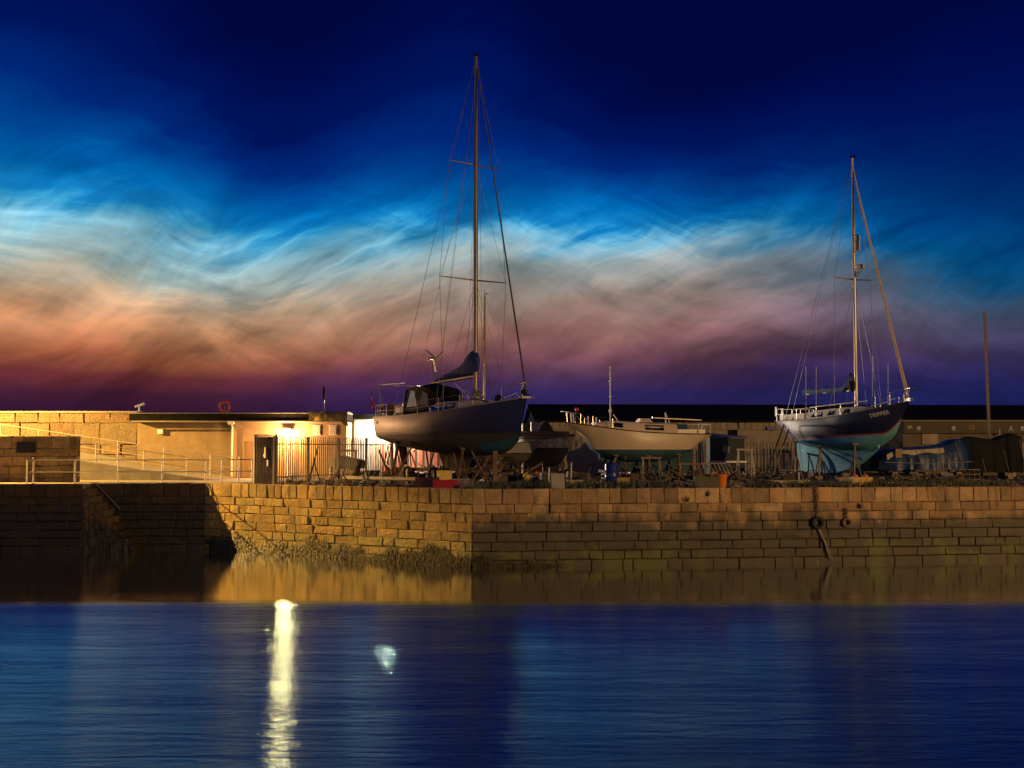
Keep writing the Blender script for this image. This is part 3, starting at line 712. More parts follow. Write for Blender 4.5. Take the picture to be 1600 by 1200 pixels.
# ------------------------------------------------------------------ palisade fence
m_pale = mat('palisade_steel', (.20, .17, .14), .55, .4, var=.3, nscale=4, dark=(.16, .08, .04), darkamt=.4)
def pale_mesh(h):
    b = MB()
    b.add([(-.035, 0, 0), (0, -.03, 0), (.035, 0, 0), (-.035, 0, h - .14), (0, -.03, h - .1), (.035, 0, h - .14), (-.045, -.03, h), (0, -.05, h + .02), (.045, -.03, h),
           (-.035, .012, 0), (.035, .012, 0), (-.035, .012, h - .14), (.035, .012, h - .14)],
          [(0, 1, 4, 3), (1, 2, 5, 4), (3, 4, 7, 6), (4, 5, 8, 7), (10, 9, 11, 12), (0, 3, 11, 9), (2, 10, 12, 5)])
    return b
def fence(label, A, B, h, sp, m=m_pale, postev=2.75, zoff=0):
    A = Vector((A[0], A[1], DECK - .02)); B = Vector((B[0], B[1], DECK - .02)); L = (B - A).length
    f = thing('palisade_fence', label, 'fence', A, math.atan2(B.y - A.y, B.x - A.x))
    p = pale_mesh(h).build('pale', m, f); p.location = (sp / 2, 0, 0)
    nn = int(L / sp)
    for i in range(1, nn):
        clone(p, f, (sp * (i + .5), random.uniform(-.008, .008), random.uniform(-.01, .01)), (0, random.uniform(-.012, .012), 0))
    for z in (.32, h - .34): MB().box((L / 2, .035, z), (L, .045, .05)).build('rail', m, f)
    q = 0
    while q <= L + .01:
        MB().box((q, .12, h / 2), (.1, .1, h)).build('post', m, f); q += postev
    return f
fA = atZ(432, 757); fA.y = min(fA.y, 52.6); fA = Vector((xy(432, 52.2), 52.2, 0)); fB = Vector((xy(640, 64), 64, 0))
fence('rusty steel palisade fence running back from the quay edge past the lamp', fA, fB, 2.15, .175)
fence('dim steel palisade fence standing in front of the long boarded shed', (xy(1095, 69), 69), (xy(1345, 70.5), 70.5), 2.0, .2)
# gate leaf: close-set pales seen at the quay edge
gt_ = thing('palisade_gate', 'solid grey palisade gate leaf with a latch plate at the quay edge', 'gate', (xy(398, 53.2), 53.2, DECK - .02), math.atan2(-1.0, xy(430, 52.2) - xy(398, 53.2)))
Lg = 1.45; p0 = None
m_gate = mat('gate_steel', (.19, .16, .125), .55, .35, var=.3, nscale=4, dark=(.09, .06, .035), darkamt=.5)
MB().box((Lg / 2, .05, 1.1), (Lg, .012, 2.05)).build('sheet', m_gate, gt_)
for i in range(13):
    if p0 is None: p0 = pale_mesh(2.25).build('pale', m_gate, gt_); p0.location = (.06, 0, 0)
    else: clone(p0, gt_, (.06 + .112 * i, 0, -.03 * (i > 8)))
MB().box((-.06, .05, 1.12), (.1, .1, 2.24)).build('post', m_gate, gt_)
MB().box((Lg + .05, .05, 1.1), (.1, .1, 2.3)).build('post', m_gate, gt_)
MB().box((.86, -.06, 1.42), (.09, .03, .5)).box((.80, -.06, 1.3), (.1, .03, .12)).build('latch', m_white, gt_)
MB().box((1.06, -.06, .95), (.07, .03, .28)).build('lock_box', m_white, gt_)

# ================================================================== BOATS
def cr(tab, t):
    """smooth interpolation through a table of (t, value)"""
    n_ = len(tab)
    if t <= tab[0][0]: return tab[0][1]
    if t >= tab[-1][0]: return tab[-1][1]
    for i_ in range(n_ - 1):
        if tab[i_][0] <= t <= tab[i_ + 1][0]: break
    t0, v0 = tab[i_]; t1, v1 = tab[i_ + 1]; w_ = t1 - t0
    m0 = (v1 - tab[i_ - 1][1]) / (t1 - tab[i_ - 1][0]) if i_ > 0 else (v1 - v0) / w_
    m1 = (tab[i_ + 2][1] - v0) / (tab[i_ + 2][0] - t0) if i_ + 2 < n_ else (v1 - v0) / w_
    s_ = (t - t0) / w_
    return (2 * s_ ** 3 - 3 * s_ ** 2 + 1) * v0 + (s_ ** 3 - 2 * s_ ** 2 + s_) * w_ * m0 + (-2 * s_ ** 3 + 3 * s_ ** 2) * v1 + (s_ ** 3 - s_ ** 2) * w_ * m1

class Hull:
    """x from stern to bow, y to port, z up from the ground under the boat"""
    def __init__(s, L, beam, sheer, wl, bottom, wlr, rake=.5, srake=0.0, p=0.75, q=0.9, flare=0.0, boot=.1, N=34):
        s.L, s.beam, s.sheer, s.wl, s.bottom, s.wlr, s.rake, s.srake, s.p, s.q, s.flare, s.boot, s.N = L, beam, sheer, wl, bottom, wlr, rake, srake, p, q, flare, boot, N
    def wlz(s, t): return s.wl(t) if callable(s.wl) else s.wl
    def sec(s, t, sgn, nt=7, nb=9):
        b = max(cr(s.beam, t), 0.012); zs = cr(s.sheer, t); zb = cr(s.bottom, t); zw = max(s.wlz(t), zb + .015)
        bw = max(b * cr(s.wlr, t), .01)
        def X(z):
            f = (z - zw) / max(zs - zw, .05)
            x = t * s.L
            if t > .6: x += s.rake * ((t - .6) / .4) ** 2 * (max(f, -1.2) - 1)
            if t < .4: x -= s.srake * ((.4 - t) / .4) ** 2 * (max(f, -1.2) - 1)
            return x
        top, st, bot = [], [], []
        for j in range(nt + 1):
            f = j / nt; z = zs + (zw + s.boot - zs) * f
            ff = f * (zs - zw - s.boot) / max(zs - zw, .05)
            y = b + (bw - b) * ff + s.flare * math.sin(math.pi * ff) * b
            top.append(Vector((X(z), sgn * max(y, .01), z)))
        for j in range(2):
            z = zw + s.boot * (1 - j); ff = 1 - (z - zw) / max(zs - zw, .05)
            st.append(Vector((X(z), sgn * max(b + (bw - b) * ff + s.flare * math.sin(math.pi * ff) * b, .01) + (.004 * sgn), z)))
        for j in range(nb + 1):
            a = j / nb * math.pi / 2
            z = zw - (zw - zb) * math.sin(a) ** s.q
            bot.append(Vector((X(z), sgn * bw * math.cos(a) ** s.p if j < nb else 0.0, z)))
        return top, st, bot
    def build(s, root, m_top, m_boot, m_bot, m_deck, m_rub, transom=True, camber=.08, rub=.035):
        ts = [i_ / s.N for i_ in range(s.N + 1)]
        S = {g: [s.sec(t, g) for t in ts] for g in (1, -1)}
        T = MB(); Bt = MB(); Bo = MB()
        for g in (1, -1):
            T.loft([x[0] for x in S[g]], False); Bt.loft([x[1] for x in S[g]], False); Bo.loft([x[2] for x in S[g]], False)
        if transom:
            a, b = S[1][0], S[-1][0]
            ring = a[0] + b[0][::-1]; T.add(ring, [tuple(range(len(ring)))])
            ring = a[1] + b[1][::-1]; Bt.add(ring, [tuple(range(len(ring)))])
            ring = a[2] + b[2][::-1][1:]; Bo.add(ring, [tuple(range(len(ring)))])
        h = T.build('hull', m_top, root, True)
        Bt.build('boot_stripe', m_boot, root, True); Bo.build('hull_bottom', m_bot, root, True)
        D = MB()
        D.loft([[S[1][i_][0][0], S[1][i_][0][0] * .5 + S[-1][i_][0][0] * .5 + Vector((0, 0, camber * min(1, cr(s.beam, ts[i_])))), S[-1][i_][0][0]] for i_ in range(len(ts))], False)
        D.build('deck', m_deck, root, True)
        for g in (1, -1):
            MB().tube([x[0][0] + Vector((0, .01 * g, .01)) for x in S[g]], rub, 5).build('rubbing_strake', m_rub, root, True)
        return h
    def edge(s, t, sgn, inset=0.0):
        b = max(cr(s.beam, t) - inset, 0.0); return Vector((t * s.L, sgn * b, cr(s.sheer, t)))
    def side(s, t, f, sgn):
        """point on the topside, f 0 at the sheer to 1 at the waterline"""
        top, _, _ = s.sec(t, sgn, 40); return top[int(f * 40)]
    def below(s, t, f, sgn):
        _, _, b = s.sec(t, sgn, 7, 40); return b[int(f * 40)]

def cabin(root, x0, x1, wtab, htab, zbase, m, name='cabin', tum=.82, fr=.0, n_=12, m_roof=None):
    rings = []
    for i_ in range(n_ + 1):
        f = i_ / n_; x = x0 + (x1 - x0) * f; w = cr(wtab, f); hh = cr(htab, f); zb = zbase(x) - .03
        rings.append([Vector((x, -w, zb)), Vector((x, -w * (1 - (1 - tum) * .5), zb + hh * .62)), Vector((x, -w * tum, zb + hh * .95)), Vector((x, 0, zb + hh * 1.08)),
                      Vector((x, w * tum, zb + hh * .95)), Vector((x, w * (1 - (1 - tum) * .5), zb + hh * .62)), Vector((x, w, zb))])
    return MB().loft(rings, True, True).build(name, m, root, True)
def cabin_pt(x0, x1, wtab, htab, zbase, tum, x, g, f):
    """point on the cabin side; f 0 base .. 1 top edge"""
    s_ = (x - x0) / (x1 - x0); w = cr(wtab, s_); hh = cr(htab, s_); zb = zbase(x) - .03
    if f < .65: a = f / .65; return Vector((x, g * (w * (1 - a * (1 - tum) * .5) + .012), zb + hh * .62 * a))
    a = (f - .65) / .35; return Vector((x, g * (w * (1 - (1 - tum) * (.5 + .5 * a)) + .012), zb + hh * (.62 + .33 * a)))
def pane_quad(root, name, p, m):
    return MB().add(p, [(0, 1, 2, 3)]).build(name, m, root)

m_navy = mat('navy_gelcoat', (0.008, 0.014, 0.072), .5, var=.25, nscale=1.2, aft=(3.6, .5, (.17, .155, .135)), dark=(.02, .024, .05), darkamt=.4, dscale=2.2, stretch=(3, 3, .5), spec=.6)  # paler aft colour on both navy hulls paints in lamplight
m_navy2 = mat('navy_gelcoat_chalky_lit_aft', (0.008, 0.012, 0.05), .48, var=.25, nscale=1.2, aft=(2.1, 1.5, (.25, .25, .30)), dark=(.02, .024, .045), darkamt=.4, dscale=1.8, stretch=(3, 3, .5), spec=.6)
m_brownaf = mat('brown_antifouling', (.05, .036, .024), .8, var=.35, nscale=2, dark=(.03, .025, .02), darkamt=.6, dscale=1.5)
m_teal = mat('teal_antifouling', (.015, .08, .12), .7, var=.25, nscale=1.6, dark=(.02, .09, .13), darkamt=.55, dscale=1.4)
m_powder = mat('powder_blue_antifouling', (.15, .42, .50), .7, var=.25, nscale=1.6, dark=(.035, .15, .20), darkamt=.6, dscale=1.6)
m_tealdk = mat('dark_teal_antifouling', (.012, .06, .08), .75, var=.3, nscale=1.6, dark=(.015, .05, .07), darkamt=.5)
m_redline = mat('red_bootline', (.42, .09, .06), .6)
m_beige = mat('cream_gelcoat', (.56, .44, .30), .4, var=.06, nscale=1.2, dark=(.42, .32, .21), darkamt=.25, dscale=1.4)
m_cream = mat('cream_deck', (.52, .45, .34), .6, var=.12, nscale=3, dark=(.3, .25, .18), darkamt=.3)
m_alu = mat('mast_alloy', (.46, .38, .28), .38, .75, var=.12, nscale=2, stretch=(1, 1, .1))
m_alu_dk = mat('mast_alloy_dull', (.24, .19, .14), .42, .7, var=.2, nscale=2, stretch=(1, 1, .1))
m_wire = mat('rigging_wire', (.13, .12, .12), .4, .6)
m_chrome = mat('stainless_tube', (.36, .34, .31), .3, .9)
m_canvas = mat('blue_canvas', (.008, .036, .14), .8, var=.3, nscale=5, bump=.5, bscale=8)
m_blackcv = mat('black_canvas', (.006, .006, .007), .75, spec=.2, var=.4, nscale=4, bump=.4, bscale=8)
m_glass = mat('dark_window', (.012, .012, .014), .08, spec=.8)
m_wood = mat('weathered_timber', (.22, .15, .085), .85, var=.35, nscale=4, bump=.4, rnd=.25, stretch=(1, 1, .3))
m_rust = mat('rusty_steel', (.15, .085, .05), .8, .2, var=.4, nscale=5, bump=.4, rnd=.2)
m_teak = mat('dark_teak', (.10, .05, .028), .6, var=.25, nscale=4)
m_tyre = mat('tyre_rubber', (.022, .021, .02), .85, var=.3, nscale=6)
m_rope = mat('old_rope', (.26, .22, .15), .9, var=.4, nscale=12)

def mast_rig(root, x, zfoot, ztop, r=.10, m=None, spreaders=(), halyards=(), name='mast'):
    m = m or m_alu
    MB().tube([(x, 0, zfoot), (x, 0, zfoot + (ztop - zfoot) * .7), (x, 0, ztop)], [r, r, r * .72], 10).build(name, m, root, True)
    for z, hw, sw in spreaders:
        for g in (1, -1):
            MB().tube([(x, 0, z), (x - sw, g * hw, z + .06)], [.04, .026], 6).build('spreader', m_alu_dk, root)
    for pts, rr in halyards:
        MB().tube(pts, rr, 4).build('stay', m_wire, root)

def pulpit(root, H, t0, h=.62, n_=7):
    """bow rail round the stem"""
    b = MB(); top = []
    for g, rng in ((-1, [t0 + (1 - t0) * i_ / n_ for i_ in range(n_ + 1)]), (1, [t0 + (1 - t0) * (n_ - i_) / n_ for i_ in range(n_ + 1)])):
        for t in rng:
            p = H.edge(t, g, .05); 
            if t > .995: p.y = g * .14; p.x += .18
            f = min(1.0, (t - t0) / (1 - t0) * 2.2)
            top.append(p + Vector((0, 0, h * f)))
    b.tube(top, .022, 6)
    for t in (t0 + (1 - t0) * .45, .985):
        for g in (1, -1):
            p = H.edge(t, g, .05); q = p + Vector((.05 if t > .95 else 0, 0, h)); b.tube([p, q], .02, 6)
    return b.build('pulpit', m_chrome, root)

def stanchions(root, H, ts, h=.62, sides=(1, -1), lines=(1.0, .5)):
    for g in sides:
        for t in ts:
            p = H.edge(t, g, .06); MB().tube([p, p + Vector((0, 0, h))], .018, 6).build('stanchion', m_chrome, root)
        for f in lines:
            MB().tube([H.edge(t, g, .06) + Vector((0, 0, h * f)) for t in ts], .008, 4).build('lifeline', m_wire, root)

# ------------------------------------------------------------------ 1. big navy yacht on a trailer
PHI = R(-53)
hd = Vector((math.cos(PHI), math.sin(PHI), 0))
bow = Vector((xy(822, 51.9), 51.9, DECK)); LOA = 11.4
st0 = bow - hd * LOA
y1 = thing('sailing_yacht', 'large navy sailing yacht with blue sail cover propped on a trailer', 'yacht', st0, PHI)
H1 = Hull(LOA, [(0, 1.25), (.15, 1.6), (.4, 1.85), (.6, 1.78), (.8, 1.2), (.93, .5), (1, .03)],
          [(0, 3.22), (.25, 3.2), (.5, 3.28), (.75, 3.5), (1, 3.88)], 2.30,
          [(0, 2.05), (.15, 1.75), (.35, 1.45), (.6, 1.25), (.8, 1.3), (.92, 1.5), (1, 1.95)],
          [(0, .86), (.2, .93), (.5, .94), (.8, .74), (1, .6)], rake=.45, srake=-.1, p=.62, q=.95, flare=.03, boot=.12)
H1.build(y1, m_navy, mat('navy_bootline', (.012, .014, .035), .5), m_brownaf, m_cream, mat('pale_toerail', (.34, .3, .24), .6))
zb1 = lambda x: cr(H1.sheer, x / LOA) + .05
# keel, rudder and skeg
def fin(root, name, prof_top, prof_bot, th, m):
    (xa0, xa1, za), (xb0, xb1, zb2) = prof_top, prof_bot
    rings = []
    for f in [0, .33, .66, 1]:
        a0 = xa0 + (xb0 - xa0) * f; a1 = xa1 + (xb1 - xa1) * f; z = za + (zb2 - za) * f; tt = th * (1 - .3 * f)
        rings.append([Vector((a0, 0, z)), Vector((a0 + (a1 - a0) * .35, tt * .7, z)), Vector((a0 + (a1 - a0) * .72, tt, z)), Vector((a1, 0, z)), Vector((a0 + (a1 - a0) * .72, -tt, z)), Vector((a0 + (a1 - a0) * .35, -tt * .7, z))])
    return MB().loft(rings, True, True).build(name, m, root, True)
fin(y1, 'keel', (4.2, 7.4, 1.5), (4.7, 6.9, .62), .16, m_brownaf)
fin(y1, 'rudder', (.25, 1.2, 2.1), (.75, 1.35, .75), .06, m_black)
MB().tube([(2.4, 0, 1.6), (1.9, 0, 1.45)], .05, 6).build('propeller_shaft', m_chrome, y1)
# bow thruster patch of fresh blue antifouling
bp_ = MB(); bp_.loft([[H1.below(t, f, -1) + Vector((0, -.012, -.006)) for f in (.28, .5, .72, .95)] for t in (.80, .84, .88, .92, .96, .985)], False)
bp_.build('antifouling_patch', m_teal, y1, True)
# coachroof, sprayhood, wheelhouse windows
cw = [(0, 1.05), (.4, 1.1), (.8, .8), (1, .45)]; ch_ = [(0, .55), (.5, .5), (.9, .34), (1, .1)]
cabin(y1, 4.9, 8.9, cw, ch_, zb1, m_cream, 'coachroof')
for xa_, xb_ in ((5.4, 6.1), (6.4, 7.1)):
    for g in (1, -1):
        pane_quad(y1, 'window', [cabin_pt(4.9, 8.9, cw, ch_, zb1, .82, xa_, g, .25), cabin_pt(4.9, 8.9, cw, ch_, zb1, .82, xb_, g, .25), cabin_pt(4.9, 8.9, cw, ch_, zb1, .82, xb_, g, .8), cabin_pt(4.9, 8.9, cw, ch_, zb1, .82, xa_, g, .8)], m_glass)
hw = [(0, 1.12), (.5, 1.12), (1, .95)]; hh = [(0, 1.42), (.25, 1.5), (.6, 1.45), (.82, 1.15), (1, .5)]
hood = cabin(y1, 2.7, 5.5, hw, hh, zb1, m_blackcv, 'sprayhood', .86)
P1 = lambda x, g, f: cabin_pt(2.7, 5.5, hw, hh, zb1, .86, x, g, f) + Vector((0, .012 * g, 0))
m_plastic = mat('clear_vinyl', (.50, .44, .32), .12, spec=.9)
for g in (1, -1):
    MB().add([P1(3.0, g, .32), P1(3.95, g, .32), P1(3.6, g, .86), P1(3.25, g, .9)], [(0, 1, 2, 3)]).build('side_window', m_plastic, hood)
    MB().add([P1(4.15, g, .36), P1(4.9, g, .36), P1(4.75, g, .8), P1(4.3, g, .86)], [(0, 1, 2, 3)]).build('side_window', mat('smoked_vinyl', (.02, .02, .02), .4), hood)
    MB().tube([P1(2.72, g, .0), P1(2.72, g, .62), P1(2.72, g, .98)], .03, 6).build('hood_frame', m_chrome, hood)
zf = zb1(5.3)
MB().add([(5.18, -.55, zf + .72), (5.18, -.2, zf + .74), (5.0, -.2, zf + 1.06), (5.0, -.52, zf + 1.04)], [(0, 1, 2, 3)]).build('front_window', mat('glint_white_vinyl', (.7, .68, .6), .1, spec=.9), hood)  # white pane colour stands for a bright reflection in the window
# cockpit coaming and locker
MB().box((2.35, -.95, zb1(2.3) + .25), (1.25, .12, .55)).box((2.35, .95, zb1(2.3) + .25), (1.25, .12, .55)).box((1.75, 0, zb1(2) + .2), (.12, 2.0, .45)).build('cockpit_coaming', m_cream, y1)
MB().box((2.2, -1.02, zb1(2.2) + .28), (.6, .04, .26)).build('locker_door', m_white, y1)
MB().lathe([(.02, -.02), (.34, -.02), (.34, .02), (.02, .02)], 16).build('steering_wheel', m_chrome, y1, loc=(1.35, 0, zb1(1.3) + .65), rot=(0, R(80), 0))
MB().box((1.25, 0, zb1(1.3) + .3), (.25, .25, .7)).build('binnacle', m_blackcv, y1)
# stern gantry, pushpit, outboard, ensign, wind generator
za_ = cr(H1.sheer, .03)
gz = zz(601, 60.2) - DECK
gn = MB()
for g in (1, -1):
    gn.tube([(.95, g * 1.15, za_), (.30, g * 1.1, gz)], .03, 6).tube([(.62, g * 1.15, za_), (.22, g * 1.1, gz)], .022, 6)
    gn.tube([(.7, g * 1.15, za_ + .55), (.55, g * 1.15, za_ + .6)], .018, 6).tube([(.26, g * 1.1, gz), (2.75, g * 1.05, gz - .02)], .028, 6)
gn.tube([(.26, -1.1, gz), (.26, 1.1, gz)], .03, 6)
gn.build('gantry', m_chrome, y1)
pu = MB(); ring_ = [(1.7, -1.5), (.5, -1.32), (.0, -1.15), (-.05, 0), (.0, 1.15), (.5, 1.32), (1.7, 1.5)]
for h_ in (.32, .62): pu.tube([(a, b, za_ + h_) for a, b in ring_], .02, 6)
for a, b in ring_: pu.tube([(a, b, za_ - .02), (a, b, za_ + .62)], .02, 6)
pu.build('pushpit', m_chrome, y1)
ob_ = MB().box((-.12, -.75, za_ + .42), (.3, .26, .42), taper=.8).tube([(-.12, -.75, za_ + .3), (-.12, -.75, za_ - .25)], .05, 6); ob_.build('outboard_motor', m_blackcv, y1)
MB().lathe([(.3, -.05), (.34, 0), (.3, .05)], 14).build('horseshoe_buoy', mat('ochre_buoy', (.4, .24, .06), .6), y1, loc=(.0, -.25, za_ + .42), rot=(0, R(90), 0))
MB().tube([(-.05, -1.1, za_ + .2), (-.42, -1.25, za_ + 1.5)], .016, 5).build('flagstaff', m_teak, y1)
fg = MB(); fr_ = random.Random(2); fv = []
for i_ in range(5):
    for j in range(4): fv.append((-.40 + .08 * j * (.5 + .25 * i_ / 4) + i_ * .05, -1.24 + fr_.uniform(-.05, .05) + .02 * j, za_ + 1.15 - i_ * .17 - .03 * j))
fg.add(fv, [(i_ * 4 + j, i_ * 4 + j + 1, i_ * 4 + j + 5, i_ * 4 + j + 4) for i_ in range(4) for j in range(3)])
fg.build('ensign', mat('red_ensign', (.62, .03, .02), .8), y1, True)
wg = MB(); wx, wy = 1.6, 1.35; wz = zz(560, 60) - DECK
MB().tube([(wx, wy, za_), (wx, wy, wz)], .035, 6).build('wind_generator_pole', m_chrome, y1)
wgo = MB().tube([(wx - .25, wy, wz + .03), (wx + .15, wy, wz + .03)], [.05, .1], 8).box((wx - .4, wy, wz + .06), (.3, .02, .2)).build('wind_generator', m_alu_dk, y1)
for a in (38, 142, 262):
    c_, s_ = math.cos(R(a)), math.sin(R(a)); hx = wx + .16
    MB().add([(hx, wy + .03 * s_, wz + .03), (hx + .02, wy - .06 * c_ * 0 - .7 * c_ - .03 * s_, wz + .03 + .7 * s_), (hx, wy - .7 * c_ + .05 * s_, wz + .03 + .7 * s_ + .05 * c_), (hx - .02, wy - .1 * c_ + .1 * s_, wz + .03 + .1 * s_ + .1 * c_)], [(0, 1, 2, 3)]).build('blade', m_alu_dk, wgo)
# mast, boom, sail cover, rigging
mx = 7.45; YM = st0.y + hd.y * mx
ztop = zz(88, YM) - DECK; zs1 = zz(258, YM) - DECK; zs2 = zz(438, YM) - DECK; zdk = zb1(mx) + .1
bowp = Vector((LOA + .05, 0, cr(H1.sheer, 1) + .1)); sternp = Vector((-.05, 0, za_ + .3))
wires = [([(mx - .02, 0, ztop), sternp], .011), ([(mx, 0, ztop - 1.2), (mx - 1.2, -1.5, zdk)], .008)]
for g in (1, -1):
    cpx = mx - .25
    wires += [([(mx, 0, ztop - .1), (mx - .15, g * 1.45, zs1 + .06), (mx - .2, g * 1.95, zs2 + .06), (cpx, g * 1.66, zdk)], .010),
              ([(mx, 0, zs1), (mx - .2, g * 1.95, zs2 + .06)], .008), ([(mx, 0, zs2), (mx - .8, g * 1.6, zdk)], .009), ([(mx, 0, zs2), (mx + .7, g * 1.5, zdk)], .009),
              ([(mx, 0, zs1 + 2), (mx - 3.2, g * 1.65, zb1(4.2))], .007)]
wires += [([(mx + .1, .1, ztop - .2), (mx + .35, .15, zdk)], .008), ([(mx - .14, .05, ztop - .2), (mx - .2, -.1, zdk)], .008), ([(mx, 0, ztop - .3), (4.2, 0, zz(597, 57) - DECK + .1)], .007)]
mast_rig(y1, mx, zdk - .1, ztop, .105, m_alu_dk, [(zs1, 1.45, .15), (zs2, 1.95, .2)], wires)
MB().tube([(mx + .1, 0, ztop - .6), bowp], [.03, .045], 8).build('furled_genoa', mat('furled_sail', (.07, .06, .06), .8), y1)
MB().box((mx, 0, ztop + .05), (.26, .1, .1)).tube([(mx - .18, 0, ztop), (mx - .18, 0, ztop + .3)], .03, 6).tube([(mx + .12, 0, ztop), (mx + .14, .1, ztop + .22)], .02, 5).build('masthead_fittings', m_blackcv, y1)
bz0 = zz(588, YM) - DECK; bz1 = zz(597, 57.2) - DECK; bx1 = 3.55
MB().tube([(mx - .08, 0, bz0), (bx1, 0, bz1)], [.09, .085], 8).build('boom', m_alu, y1, True)
rings = []
for i_ in range(15):
    f = i_ / 14; x = mx - .02 + (bx1 + .35 - mx) * f; zc_ = bz0 + (bz1 - bz0) * f
    hgt = cr([(0, 1.25), (.12, 1.12), (.25, .72), (.5, .42), (.8, .22), (1, .06)], f) + .02 * math.sin(i_ * 2.1); wd = cr([(0, .20), (.12, .26), (.3, .22), (.7, .14), (1, .05)], f)
    rings.append([Vector((x, wd * math.cos(a) * (1 + .12 * math.sin(3 * a + i_)), zc_ + .05 + hgt / 2 + hgt / 2 * math.sin(a))) for a in [2 * math.pi * k_ / 12 for k_ in range(12)]])
rings.insert(0, [Vector((mx + .22, p.y * .5, p.z * .55 + (bz0 + .65) * .45)) for p in rings[0]])
MB().loft(rings, True, True).build('sail_cover', m_canvas, y1, True)
MB().tube([(mx - .1, 0, zdk + .3), (5.6, 0, bz0 - .32 + .15)], .03, 6).build('kicking_strap', m_alu, y1)
# granny bars and winches at the mast
gb = MB()
for g in (1, -1): gb.tube([(mx - .45, g * .45, zdk - .05), (mx - .45, g * .45, zdk + .72), (mx - .2, g * .45, zdk + .82), (mx + .1, g * .45, zdk + .72), (mx + .1, g * .45, zdk - .05)], .02, 6)
gb.tube([(mx - .45, -.45, zdk + .5), (mx + .8, -.3, zdk + .45)], .02, 6); gb.build('mast_guard', m_chrome, y1)
rp_ = MB(); rr_ = random.Random(11)
for i_ in range(10): rp_.tube([(mx + rr_.uniform(-.15, .3), rr_.uniform(-.2, .2), zdk + .9), (mx + rr_.uniform(-.2, .5), rr_.uniform(-.3, .3), zdk + rr_.uniform(.2, .5)), (mx + rr_.uniform(-.1, .4), rr_.uniform(-.2, .2), zdk + .7)], .022, 5)
rp_.build('coiled_ropes', m_rope, y1)
pulpit(y1, H1, .83, .66)
stanchions(y1, H1, (.16, .30, .45, .60, .72, .83))
MB().box((LOA + .1, 0, cr(H1.sheer, 1) + .0), (.7, .26, .08)).build('bow_roller', m_chrome, y1)
an = MB().tube([(LOA - .15, .0, cr(H1.sheer, 1) + .16), (LOA + .3, 0, cr(H1.sheer, 1) + .1)], .03, 6).lathe([(.05, 0), (.16, .1), (.16, .2), (.05, .3)], 10, (LOA - .12, 0, cr(H1.sheer, 1) + .1)); an.build('anchor_gear', m_blackcv, y1)
bd = MB().box((8.25, -1.12, zb1(8.3) + .1), (1.15, .04, .3), rot=(0, R(-3), 0)); bd.build('name_board', m_cream, y1)
MB().lathe([(.15, 0), (.16, .25), (.1, .3)], 10, (5.75, -1.35, zb1(5.7) - .03)).build('bucket', mat('bright_blue_plastic', (.03, .10, .55), .4), y1)
dg = MB().lathe([(.03, -.2), (.17, -.12), (.2, 0), (.17, .12), (.03, .2)], 10, (9.6, -.2, zb1(9.6) + .2)); dg.build('deck_bag', m_blackcv, y1)
MB().box((.04, 0, 0), (.02, .05, .14)).build('exhaust', m_black, y1, loc=H1.side(.05, .35, -1) - Vector((0, .03, 0)))

# ------------------------------------------------------------------ 2. navy yacht with teal bottom
PHI2 = R(-64); hd2 = Vector((math.cos(PHI2), math.sin(PHI2), 0)); L2_ = 8.8
bow2 = Vector((xy(1423, 52.6), 52.6, DECK)); sn2 = bow2 - hd2 * L2_
y2 = thing('sailing_yacht', 'navy sailing yacht with teal keel and red waterline stripe on props', 'yacht', sn2, PHI2)
wl2 = lambda t: 1.93 + .34 * t
H2 = Hull(L2_, [(0, .62), (.12, 1.02), (.3, 1.34), (.5, 1.42), (.7, 1.22), (.87, .68), (1, .02)],
          [(0, 3.02), (.3, 2.98), (.55, 3.08), (.8, 3.36), (1, 3.74)], wl2,
          [(0, 2.5), (.08, 2.3), (.16, 2.02), (.3, 1.68), (.5, 1.5), (.7, 1.55), (.82, 1.85), (.92, 2.35), (1, 2.9)],
          [(0, .6), (.2, .9), (.5, .93), (.75, .75), (1, .4)], rake=.55, srake=.55, p=.7, q=1.0, flare=.05, boot=.075)
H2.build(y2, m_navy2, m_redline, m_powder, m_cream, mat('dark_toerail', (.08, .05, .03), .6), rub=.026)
zb2_ = lambda x: cr(H2.sheer, x / L2_) + .04
# wine-glass keel with the rudder hung on it
rings = []
for t, zt_, zb_, th in [(1.25, 2.05, 1.6, .04), (1.55, 1.95, .42, .08), (2.2, 1.85, .40, .2), (3.2, 1.75, .40, .3), (4.2, 1.7, .42, .34), (5.0, 1.7, .62, .3), (5.9, 1.72, 1.05, .2), (6.8, 1.85, 1.6, .06)]:
    ring = []
    for g in (1, -1):
        col_ = [Vector((t, g * (th * (.75 + 1.3 * (f ** 2.2))), zb_ + (zt_ - zb_) * f)) for f in (0, .12, .3, .5, .7, .85, 1)]
        ring += col_ if g == 1 else col_[::-1]
    rings.append(ring)
MB().loft(rings, True, True).build('keel', m_powder, y2, True)
fin(y2, 'rudder', (.85, 1.35, 2.1), (1.1, 1.62, .45), .05, m_powder)
c2w = [(0, .78), (.35, .9), (.75, .68), (1, .3)]; c2h = [(0, .42), (.25, .5), (.7, .40), (1, .06)]
cabin(y2, 2.5, 7.3, c2w, c2h, zb2_, m_cream, 'coachroof')
for xa_, xb_ in ((2.95, 3.9), (4.2, 4.8), (5.2, 5.7)):
    for g in (1, -1):
        pane_quad(y2, 'window', [cabin_pt(2.5, 7.3, c2w, c2h, zb2_, .82, a, g, f) for a, f in ((xa_, .3), (xb_, .3), (xb_ - .05, .8), (xa_ + .15, .8))], m_glass)
MB().tube([(2.9, -.75, zb2_(2.9) + .62), (6.6, -.5, zb2_(6.6) + .5)], .03, 6).build('grab_rail', m_cream, y2)
